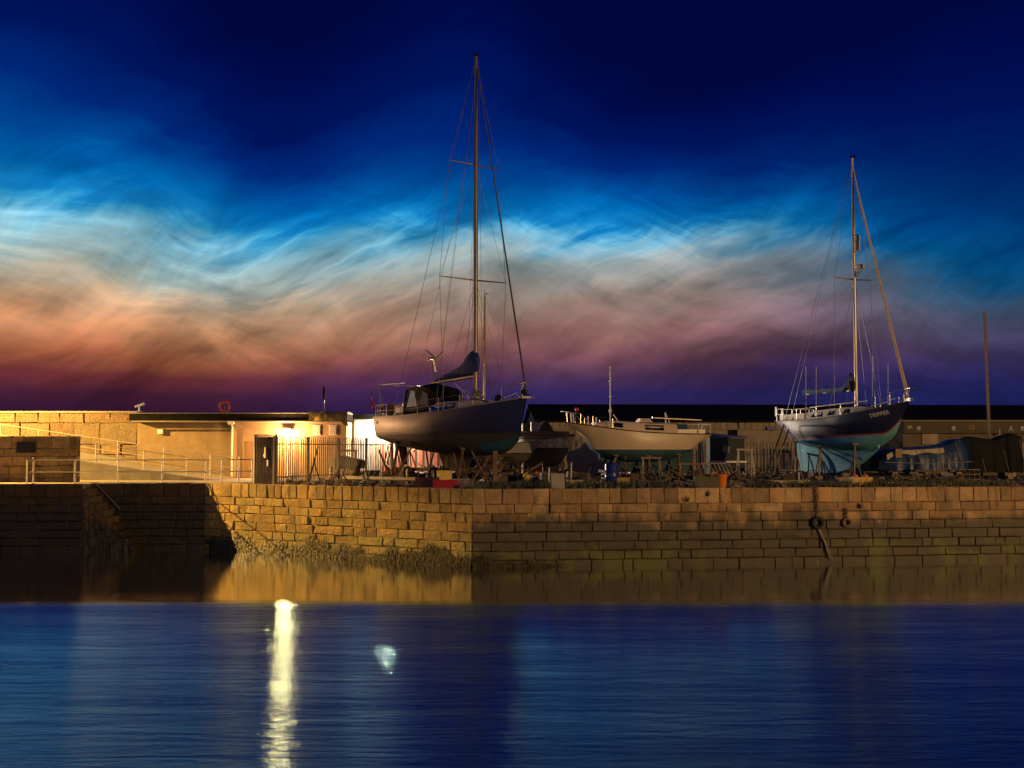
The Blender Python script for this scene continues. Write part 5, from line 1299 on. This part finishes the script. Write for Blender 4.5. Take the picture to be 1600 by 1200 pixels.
def rack(label, u0, u1, v, hgt, dep, n_, m):
    a = ground(u0, v); b = ground(u1, v); t = thing('pallet', label, 'pallet', a, math.atan2(b.y - a.y, b.x - a.x)); L_ = (b - a).length
    for i_ in range(n_):
        x = L_ * i_ / (n_ - 1); MB().tube([(x, 0, .04), (x - .28, dep, hgt)], .03, 5).build('slat', m, t)
    for f in (.08, .9): MB().tube([(-.28 * f - .03, dep * f + .03, hgt * f + .02), (L_ - .28 * f + .03, dep * f + .03, hgt * f + .02)], .03, 5).build('bearer', m, t)
rack('grey slatted cradle frame leaning behind the orange bucket', 1108, 1150, 750, .9, .6, 8, mat('silvered_wood', (.34, .29, .23), .8, var=.2))
rack('pale slatted pallet lying by the red crate', 714, 742, 762, .34, .5, 7, mat('pale_wood', (.42, .34, .24), .8, var=.3, nscale=8))
# trestles (sawhorses)
def trestle(label, u, v, w, h, rz=0.0, m=None):
    t = thing('trestle', label, 'trestle', ground(u, v), rz, 'trestles standing about the yard'); m = m or m_wood
    MB().box((0, 0, h), (w, .1, .1)).build('top_bar', m, t)
    for gx in (1, -1):
        for gy in (1, -1): MB().tube([(gx * w * .4, gy * .03, h - .03), (gx * w * .5, gy * .34, 0)], .035, 5).build('leg', m, t)
        MB().tube([(gx * w * .45, -.18, h * .45), (gx * w * .45, .18, h * .45)], .022, 5).build('brace', m, t)
    return t
trestle('tall timber trestle carrying a green tarpaulin bundle near the lamp', 545, 749, .9, 1.5, R(20))
trestle('brown timber trestle in front of the cream yacht keel', 1018, 752, 1.0, 1.15, R(8))
trestle('brown timber trestle near the stern of the cream yacht', 1078, 752, 1.1, .85, R(-10))
trestle('grey timber trestle by the dark hut', 1165, 750, .85, 1.55, R(5), mat('silvered_wood', (.34, .29, .23), .8))
trestle('dark timber trestle beside the mossy ladder', 1225, 750, .7, 1.45, R(15), m_rust)
# crossed poles and upright post beneath the bow
cpz = thing('crossed_props', 'crossed rusty poles propped beneath the navy bow', 'props', ground(752, 757))
for (a, b) in (((-.5, 0, 0), (.5, .1, 1.45)), ((.35, -.1, 0), (-.45, .2, 1.5)), ((.75, .1, 0), (-.05, .3, 1.1))): MB().tube([a, b], .045, 6).build('pole', m_rust, cpz)
p = ground(774, 757); pt = hull_pt(y1, H1, .86, .7, -1)
o_ = MB().box((0, 0, .75), (.2, .2, 1.5)).box((0, 0, .03), (.4, .35, .06)).build('timber_post', m_wood); o_.location = (p.x, p.y, p.z); tag(o_, 'square upright timber post under the navy bow', 'timber')
# scaffold / leaning poles near the lamp
for i_, (u0, v0, u1, v1, Y0, Y1, lab) in enumerate(((482, 752, 497, 697, 54.5, 55.5, 'slanting dark pole leaning by the fence under the lamp'), (613, 750, 592, 703, 54, 55, 'dark pole leaning beside the gas bottles'), (515, 757, 533, 727, 50.6, 51.2, 'pale pole leaning at the edge near the red cone'), (529, 757, 540, 728, 50.6, 51.0, 'second pale pole crossing the first near the red cone'))):
    a = atY(u0, v0, Y0); a.z = DECK - .02; b = atY(u1, v1, Y1); b = Vector((b.x, b.y, max(b.z, DECK + .3)))
    t = thing('leaning_pole', lab, 'pole', a, group='poles leaning about the yard')
    MB().tube([(0, 0, 0), b - a], .04, 6).build('pole', m_wood if i_ > 1 else m_rust, t); MB().tube([(b - a) * .55, ((b - a) * .55) * Vector((1, 1, 0)) + Vector((.45, .15, 0)) if False else Vector((.55, .2, 0))], .03, 6).build('strut', m_rust, t)
# ladder-like scaffold frames behind
for u, v, hh_, lab in ((597, 748, 1.75, 'steel ladder frame standing in front of the bright fence'), (622, 747, 1.5, 'steel ladder frame standing beside the trailer wheel')):
    p = ground(u, v); ladder(lab, p, p + Vector((.35, .5, hh_)), .5, 7, m_rust)
# long pale pole lying at the edge
a = ground(536, 757); b = ground(660, 760)
t = thing('spare_mast', 'long pale spare mast lying on blocks along the quay edge', 'mast', a)
MB().tube([(0, 0, .3), b - a + Vector((0, 0, .3))], .09, 8).build('spar', mat('pale_spar', (.5, .42, .3), .5, var=.15), t, True)
for f in (.08, .4, .75, .96): MB().box((b - a) * f + Vector((0, 0, .11)), (.2, .4, .22)).build('chock', m_wood, t)
for f in (.2, .33, .52, .66, .82): MB().torus((b - a) * f + Vector((0, 0, .3)), .1, .012, 'x', 10, 5).build('lashing', m_rope, t)
# green tarpaulin bundle on the trestle
tb = thing('tarpaulin_bundle', 'dark green tarpaulin bundle slung over the tall trestle', 'bundle', ground(545, 750) + Vector((0, 0, .62)))
draped(tb, 'tarpaulin', -.85, .8, .42, [(0, .42), (.3, .62), (.6, .55), (1, .4)], -.05, mat('dark_green_tarp', (.05, .06, .025), .7, var=.3), 3, 10, 20, .04)
draped(tb, 'pale_sheet', -.35, .45, .46, [(0, .1), (.5, .22), (1, .1)], -.45, mat('pale_sheet', (.5, .42, .3), .8), 5, 8, 14, .03)
MB().box((-.5, 0, -.34), (.1, .5, .62)).build('leg', m_wood, tb); MB().box((.5, 0, -.34), (.1, .5, .62)).build('leg', m_wood, tb)
# traffic cone, tub, gas bottles, drum
cn = thing('traffic_cone', 'red and white traffic cone by the pale leaning poles', 'traffic cone', ground(517, 751))
MB().lathe([(.17, .03), (.14, .2)], 14).lathe([(.1, .42), (.04, .72), (.03, .72)], 14).build('cone', m_red, cn, True); MB().lathe([(.14, .2), (.1, .42)], 14).build('band', m_white, cn, True); MB().box((0, 0, .015), (.4, .4, .03)).build('base', m_red, cn)
tu = thing('tub', 'grey round plastic tub beside the gas bottles', 'tub', ground(581, 751)); MB().lathe([(.02, .02), (.32, 0), (.4, .5), (.42, .52), (.38, .5), (.3, .05), (.02, .04)], 18).build('body', mat('grey_plastic', (.16, .14, .12), .6), tu, True); MB().torus((0, 0, .5), .4, .02, 'z', 18, 5).build('rim', m_blackcv, tu, True)
for k_, (u, lab) in enumerate(((606, 'orange gas bottle next to the grey tub'), (618, 'orange gas bottle next to the trailer wheel'))):
    g_ = thing('gas_bottle', lab, 'gas bottle', ground(u, 750), group='orange gas bottles'); MB().lathe([(.02, 0), (.14, .02), (.15, .1), (.15, .42), (.1, .52), (.04, .55)], 14).build('body', mat('gas_orange', (.58, .15, .05), .5), g_, True); MB().lathe([(.09, .55), (.1, .55), (.1, .64), (.09, .64)], 12).build('collar', m_blackcv, g_, True); MB().lathe([(.025, .54), (.03, .62), (.01, .63)], 8).build('valve', m_chrome, g_)
dm = thing('steel_drum', 'small ribbed metal drum by the trailer wheel', 'drum', ground(642, 752)); MB().lathe([(.02, 0), (.2, 0), (.2, .15), (.215, .17), (.2, .19), (.2, .33), (.215, .35), (.2, .37), (.2, .5), (.02, .5)], 16).build('body', m_rust, dm, True); MB().torus((0, 0, .5), .2, .018, 'z', 16, 5).build('rim', m_steel, dm)
# loose tyres
def tyre(label, u, v, up=True, s_=.32, rz=0.0):
    p = ground(u, v); t = thing('tyre', label, 'tyre', p, rz, 'old tyres')
    MB().torus((0, 0, s_ * 1.32 if up else s_ * .35), s_, s_ * .34, 'y' if up else 'z', 20, 8).build('tread', m_tyre, t, True)
    MB().torus((0, 0, s_ * 1.32 if up else s_ * .35), s_ * .78, s_ * .2, 'y' if up else 'z', 18, 6).build('bead', m_rust, t, True)
tyre('large tractor tyre standing beneath the navy bow', 794, 752, True, .46); tyre('tyre lying flat behind the square planter block', 842, 757, False, .3); tyre('tyre leaning by the slatted cradle frame', 1195, 757, False, .26)
# dark hut with a sloping lid behind the cream yacht stern
Yh = 66.8
ht = thing('storage_hut', 'dark green storage hut with a sloping lid behind the cream stern', 'hut', (xy(1133, Yh), Yh, DECK - .02))
hz = zz(683, Yh) - DECK
MB().box((0, 0, hz / 2), (2.0, 1.4, hz)).build('body', mat('dark_green_paint', (.018, .024, .02), .7), ht)
MB().add([(-1.15, -.85, hz + .05), (1.2, -.85, hz - .02), (1.2, .85, hz + .1), (-1.15, .85, hz + .32), (-1.15, -.85, hz), (1.2, -.85, hz - .07), (1.2, .85, hz + .05), (-1.15, .85, hz + .26)], [(0, 1, 2, 3), (7, 6, 5, 4), (0, 4, 5, 1), (1, 5, 6, 2), (2, 6, 7, 3), (3, 7, 4, 0)]).build('lid', mat('grey_lid', (.16, .16, .15), .6), ht)
MB().box((-.05, -.72, hz * .7), (.36, .03, .36), rot=(0, R(8), 0)).build('notice', mat('grey_notice', (.22, .22, .18), .7), ht)
MB().box((0, -.74, hz * .38), (2.2, .06, .1)).build('rail', m_steel, ht)
# low dark dinghy and planks on the right
dy_ = thing('dinghy', 'upturned black dinghy lying by the tarpaulin boat', 'dinghy', ground(1345, 752), R(4))
dL = xy(1430, 55) - xy(1345, 55)
HD = []
for i_ in range(13):
    f = i_ / 12; w = .55 * min(1, (1 - f) * 2.2 + .06) ** .7; z = .46 - .1 * f
    HD.append([Vector((dL * f, -w * math.cos(math.pi * j / 8), z * math.sin(math.pi * j / 8) ** .6)) for j in range(9)])
MB().loft(HD, False).build('hull', mat('black_paint', (.012, .013, .02), .5), dy_, True); MB().tube([r_[0] for r_ in HD], .03, 5).tube([r_[-1] for r_ in HD], .03, 5).build('gunwale', m_teak, dy_); MB().box((dL * .45, 0, .45), (dL * .8, .04, .05)).build('keel_strip', m_teak, dy_)
for (u0, v0, u1, v1, w, h, lab) in ((1192, 755, 1265, 755, .22, .14, 'pale heavy plank at the foot of the mossy ladder'), (1268, 755, 1330, 757, .22, .14, 'pale heavy plank below the teal keel'), (1362, 759, 1395, 757, .18, .12, 'short pale plank beside the ochre fish crate'), (1402, 758, 1452, 760, .14, .08, 'thin board lying at the quay edge by the dinghy'), (1428, 741, 1478, 745, .1, .1, 'long pole lying below the tarpaulin boat'),
                                 (885, 756, 912, 756, .3, .18, 'short reddish baulk in the grass by the planter block'), (1585, 741, 1620, 741, .12, .1, 'pale board lying by the harbour building'), (840, 741, 905, 742, .3, .16, 'grey baulk lying under the old wooden boat')):
    timber(lab, ground(u0, v0), ground(u1, v1), w, h, mat('pale_plank', (.40, .31, .19), .85, var=.3, nscale=5))
# floats, nets and buoys behind the planter block
for (u, v, c, s_, lab) in ((822, 752, (.55, .30, .03), .2, 'yellow float on the ground beneath the old boat'), (838, 748, (.5, .16, .03), .2, 'orange float between the yellow float and the post'), (850, 749, (.42, .08, .03), .18, 'red orange float beside the leaning white post'), (1430, 752, (.5, .40, .16), .15, 'pale yellow float by the dinghy bow'), (1180, 744, (.55, .45, .22), .14, 'pale float hanging by the grey trestle'), (897, 748, (.5, .4, .2), .13, 'cream float in the shadow of the cream bow')):
    o_ = MB().lathe([(.1 * s_, -s_), (.6 * s_, -.8 * s_), (.95 * s_, -.3 * s_), (.95 * s_, .3 * s_), (.6 * s_, .8 * s_), (.16 * s_, s_), (.14 * s_, 1.35 * s_), (.04 * s_, 1.4 * s_)], 12).build('float', mat('float_%d' % u, c, .5), None, True)
    p = ground(u, v); o_.location = (p.x, p.y, p.z + s_ * .95); o_.rotation_euler = (R(20), R(65 if u % 2 else 0), 0); tag(o_, lab, 'float', 'loose floats in the yard')
for (u, v, h, lab) in ((857, 757, .75, 'white upright stake behind the planter block'), (850, 745, .95, 'thin pale stake under the old wooden boat'), (1200, 742, 1.9, 'pale thin pole by the palisade fence'), (892, 750, .9, 'short pale stake under the cream bow')):
    o_ = MB().tube([(0, 0, 0), (.03, 0, h)], .035, 6).box((.015, 0, h * .6), (.09, .03, .03)).build('stake', m_white); o_.location = ground(u, v); tag(o_, lab, 'stake', 'stakes in the yard')
# ring chain and tyre fenders hung on the quay wall
d2 = (RIGHT - CORNER).normalized(); n2_ = Vector((d2.y, -d2.x, 0))
def on_wall(u, z):
    for s_ in range(0, 5000):
        q = CORNER + d2 * (s_ * .01)
        if 800 + F * q.x / q.y / 1.0 * (1 / 1) >= u: break
    q = q + n2_ * .1; return Vector((q.x, q.y, z))
def fender(label, u, ztop, ztyre, s_, m, tail):
    p = on_wall(u, 0); t = thing('tyre_fender', label, 'fender', (p.x, p.y, 0), math.atan2(d2.y, d2.x), 'fenders hung on the quay wall')
    MB().torus((0, -.05, ztyre), s_, s_ * .36, 'y', 20, 8).build('tyre', m, t, True)
    ch = MB(); zc_ = ztop; i_ = 0
    while zc_ > ztyre + s_:
        ch.torus((-.05 * (zc_ - ztyre) + .02 * math.sin(i_ * 1.7), -.03, zc_), .055, .02, 'y' if i_ % 2 else 'x', 8, 5); zc_ -= .085; i_ += 1
    ch.build('chain', m_rust, t)
    if tail: MB().tube([(0, -.06, ztyre - s_), (.25, -.05, ztyre - s_ - .5), (.5, -.05, .15)], .03, 5).tube([(0.04, -.06, ztyre - s_), (.32, -.05, ztyre - s_ - .6), (.62, -.05, .1)], .02, 5).build('rope_tail', m_rope, t)
fender('black tyre fender on a rusty chain hung down the dim quay wall', 1273, DECK + .02, 1.62, .2, m_tyre, True)
fender('small rusty ring fender beside the tyre on the quay wall', 1318, 2.15, 1.62, .15, m_rust, False)

# ------------------------------------------------------------------ grass and weeds along the quay edge
def grass():
    b = MB(); r_ = random.Random(8)
    def tuft(p, hgt, n_, sp):
        for _ in range(n_):
            a = r_.uniform(0, 6.28); q = p + Vector((r_.gauss(0, sp), r_.gauss(0, sp * .6), 0)); l_ = hgt * r_.uniform(.5, 1.2); w = r_.uniform(.008, .02)
            lean = Vector((math.cos(a), math.sin(a), 0)) * l_ * r_.uniform(.15, .7); s_ = Vector((-math.sin(a), math.cos(a), 0)) * w
            b.add([q - s_, q + s_, q + lean * .4 + Vector((0, 0, l_ * .65)) + s_ * .7, q + lean + Vector((0, 0, l_)), q + lean * .4 + Vector((0, 0, l_ * .65)) - s_ * .7], [(0, 1, 2, 4), (4, 2, 3)])
    for i_ in range(430):
        u = r_.choice((r_.uniform(740, 1100), r_.uniform(780, 1060), r_.uniform(1390, 1600), r_.uniform(1180, 1400))); 
        dd = r_.uniform(.45, 5.0) if u < 1100 or u > 1420 else r_.uniform(.5, 1.6)
        q = on_wall(u, DECK - .02); q = q - n2_ * (dd + .1); tuft(q, r_.uniform(.12, .34), 14, .16)
    for i_ in range(60):
        f = r_.random(); q = LEFT + (CORNER - LEFT) * (.25 + .75 * f) + Vector((.3, .55 + r_.uniform(0, 1.5), 0)); q.z = DECK - .02; tuft(q, r_.uniform(.08, .2), 9, .12)
    for u, z in ((1072, 2.5), (1104, 2.72), (1340, 2.2)):
        q = on_wall(u, z); tuft(q, .25, 16, .06)
    o_ = b.build('grass', mat('weedy_grass', (.075, .085, .028), .8, var=.5, nscale=1.5)); tag(o_, 'tufts of rough grass and weeds along the quay edge', 'grass', kind='stuff')
grass()
# scattered rubble and offcuts too small to count
def debris():
    b = MB(); r_ = random.Random(21)
    for i_ in range(1500):
        u = r_.uniform(440, 1600); v = r_.uniform(742, 764); q = ground(u, v)
        e = on_wall(u, 0).y + .6 if u > 742 else 45.25 + (CORNER.x - q.x) * .643 + .75
        if q.y < e or q.y > 66: continue
        s_ = r_.uniform(.03, .14); b.box(q + Vector((0, 0, s_ * .3)), (s_ * r_.uniform(.6, 4.5), s_ * r_.uniform(.5, 1.5), s_ * r_.uniform(.4, 1)), rot=(r_.uniform(-.3, .3), r_.uniform(-.3, .3), r_.uniform(0, 3.1)))
    o_ = b.build('debris', mat('debris_mixed', (.13, .10, .07), .9, var=.6, nscale=1.1)); tag(o_, 'small offcuts and rubble scattered over the yard', 'rubble', kind='stuff')
debris()

# ------------------------------------------------------------------ steel cradles and tangles of gear under the hulls
def cradle(label, root, x0, x1, w, h, m):
    t = thing('boat_cradle', label, 'cradle', root.location - Vector((0, 0, .02)), root.rotation_euler.z, 'steel cradles under the hulls')
    for g in (1, -1):
        MB().box(((x0 + x1) / 2, g * w, .08), (x1 - x0, .1, .12)).build('runner', m, t)
        for x in (x0 + .1, (x0 + x1) / 2, x1 - .1):
            MB().tube([(x, g * w, .1), (x, g * w * .96, h)], .045, 6).build('upright', m, t)
            MB().tube([(x, g * w, h * .75), (x, g * .25, .12)], .03, 5).build('brace', m, t)
        MB().tube([(x0, g * w, .14), ((x0 + x1) / 2, g * w, h * .8)], .028, 5).build('brace', m, t)
        MB().tube([((x0 + x1) / 2, g * w, .14), (x1, g * w, h * .8)], .028, 5).build('brace', m, t)
    for x in (x0 + .1, (x0 + x1) / 2, x1 - .1): MB().box((x, 0, .09), (.1, 2 * w - .12, .1)).build('crossbar', m, t)
cradle('rusty steel cradle under the cream yacht', y3, 1.3, 5.2, 1.15, 1.25, m_rust)
cradle('rusty steel cradle under the old wooden boat', b4, .5, 2.9, 1.0, .95, m_rust)
cradle('low steel cradle under the blue tarpaulin boat', b6, .5, 4.1, 1.05, .42, m_rust)
def tangle():
    b = MB(); r_ = random.Random(31)
    for i_ in range(210):
        u = r_.choice((r_.uniform(600, 830), r_.uniform(830, 1235), r_.uniform(1000, 1235), r_.uniform(1380, 1500))); Y = r_.uniform(55.5, 66) if u < 1240 else r_.uniform(54.2, 55.6)
        q = at_base(u, Y); l_ = r_.uniform(.4, 1.9) if u < 1240 else r_.uniform(.3, .9); a = r_.uniform(0, 6.28); ln = r_.uniform(.95, 1.52)
        d_ = Vector((math.cos(a) * math.sin(ln), math.sin(a) * math.sin(ln), math.cos(ln))) * l_
        b.tube([q, q + d_ * .5 + Vector((0, 0, r_.uniform(-.02, .05))), q + d_], r_.uniform(.018, .05), 4)
    for i_ in range(150):
        u = r_.uniform(600, 1235); Y = r_.uniform(56, 66); q = at_base(u, Y); c_ = r_.uniform(.15, .5)
        b.box(q + Vector((0, 0, c_ * .4)), (c_ * r_.uniform(.6, 1.8), c_, c_ * .8), rot=(r_.uniform(-.2, .2), r_.uniform(-.2, .2), r_.uniform(0, 3)))
    o_ = b.build('boatyard_gear', mat('gear_mixed', (.10, .07, .045), .8, var=.6, nscale=.9)); tag(o_, 'dark tangle of poles, offcuts and old gear under the laid-up boats', 'gear', kind='stuff')
tangle()
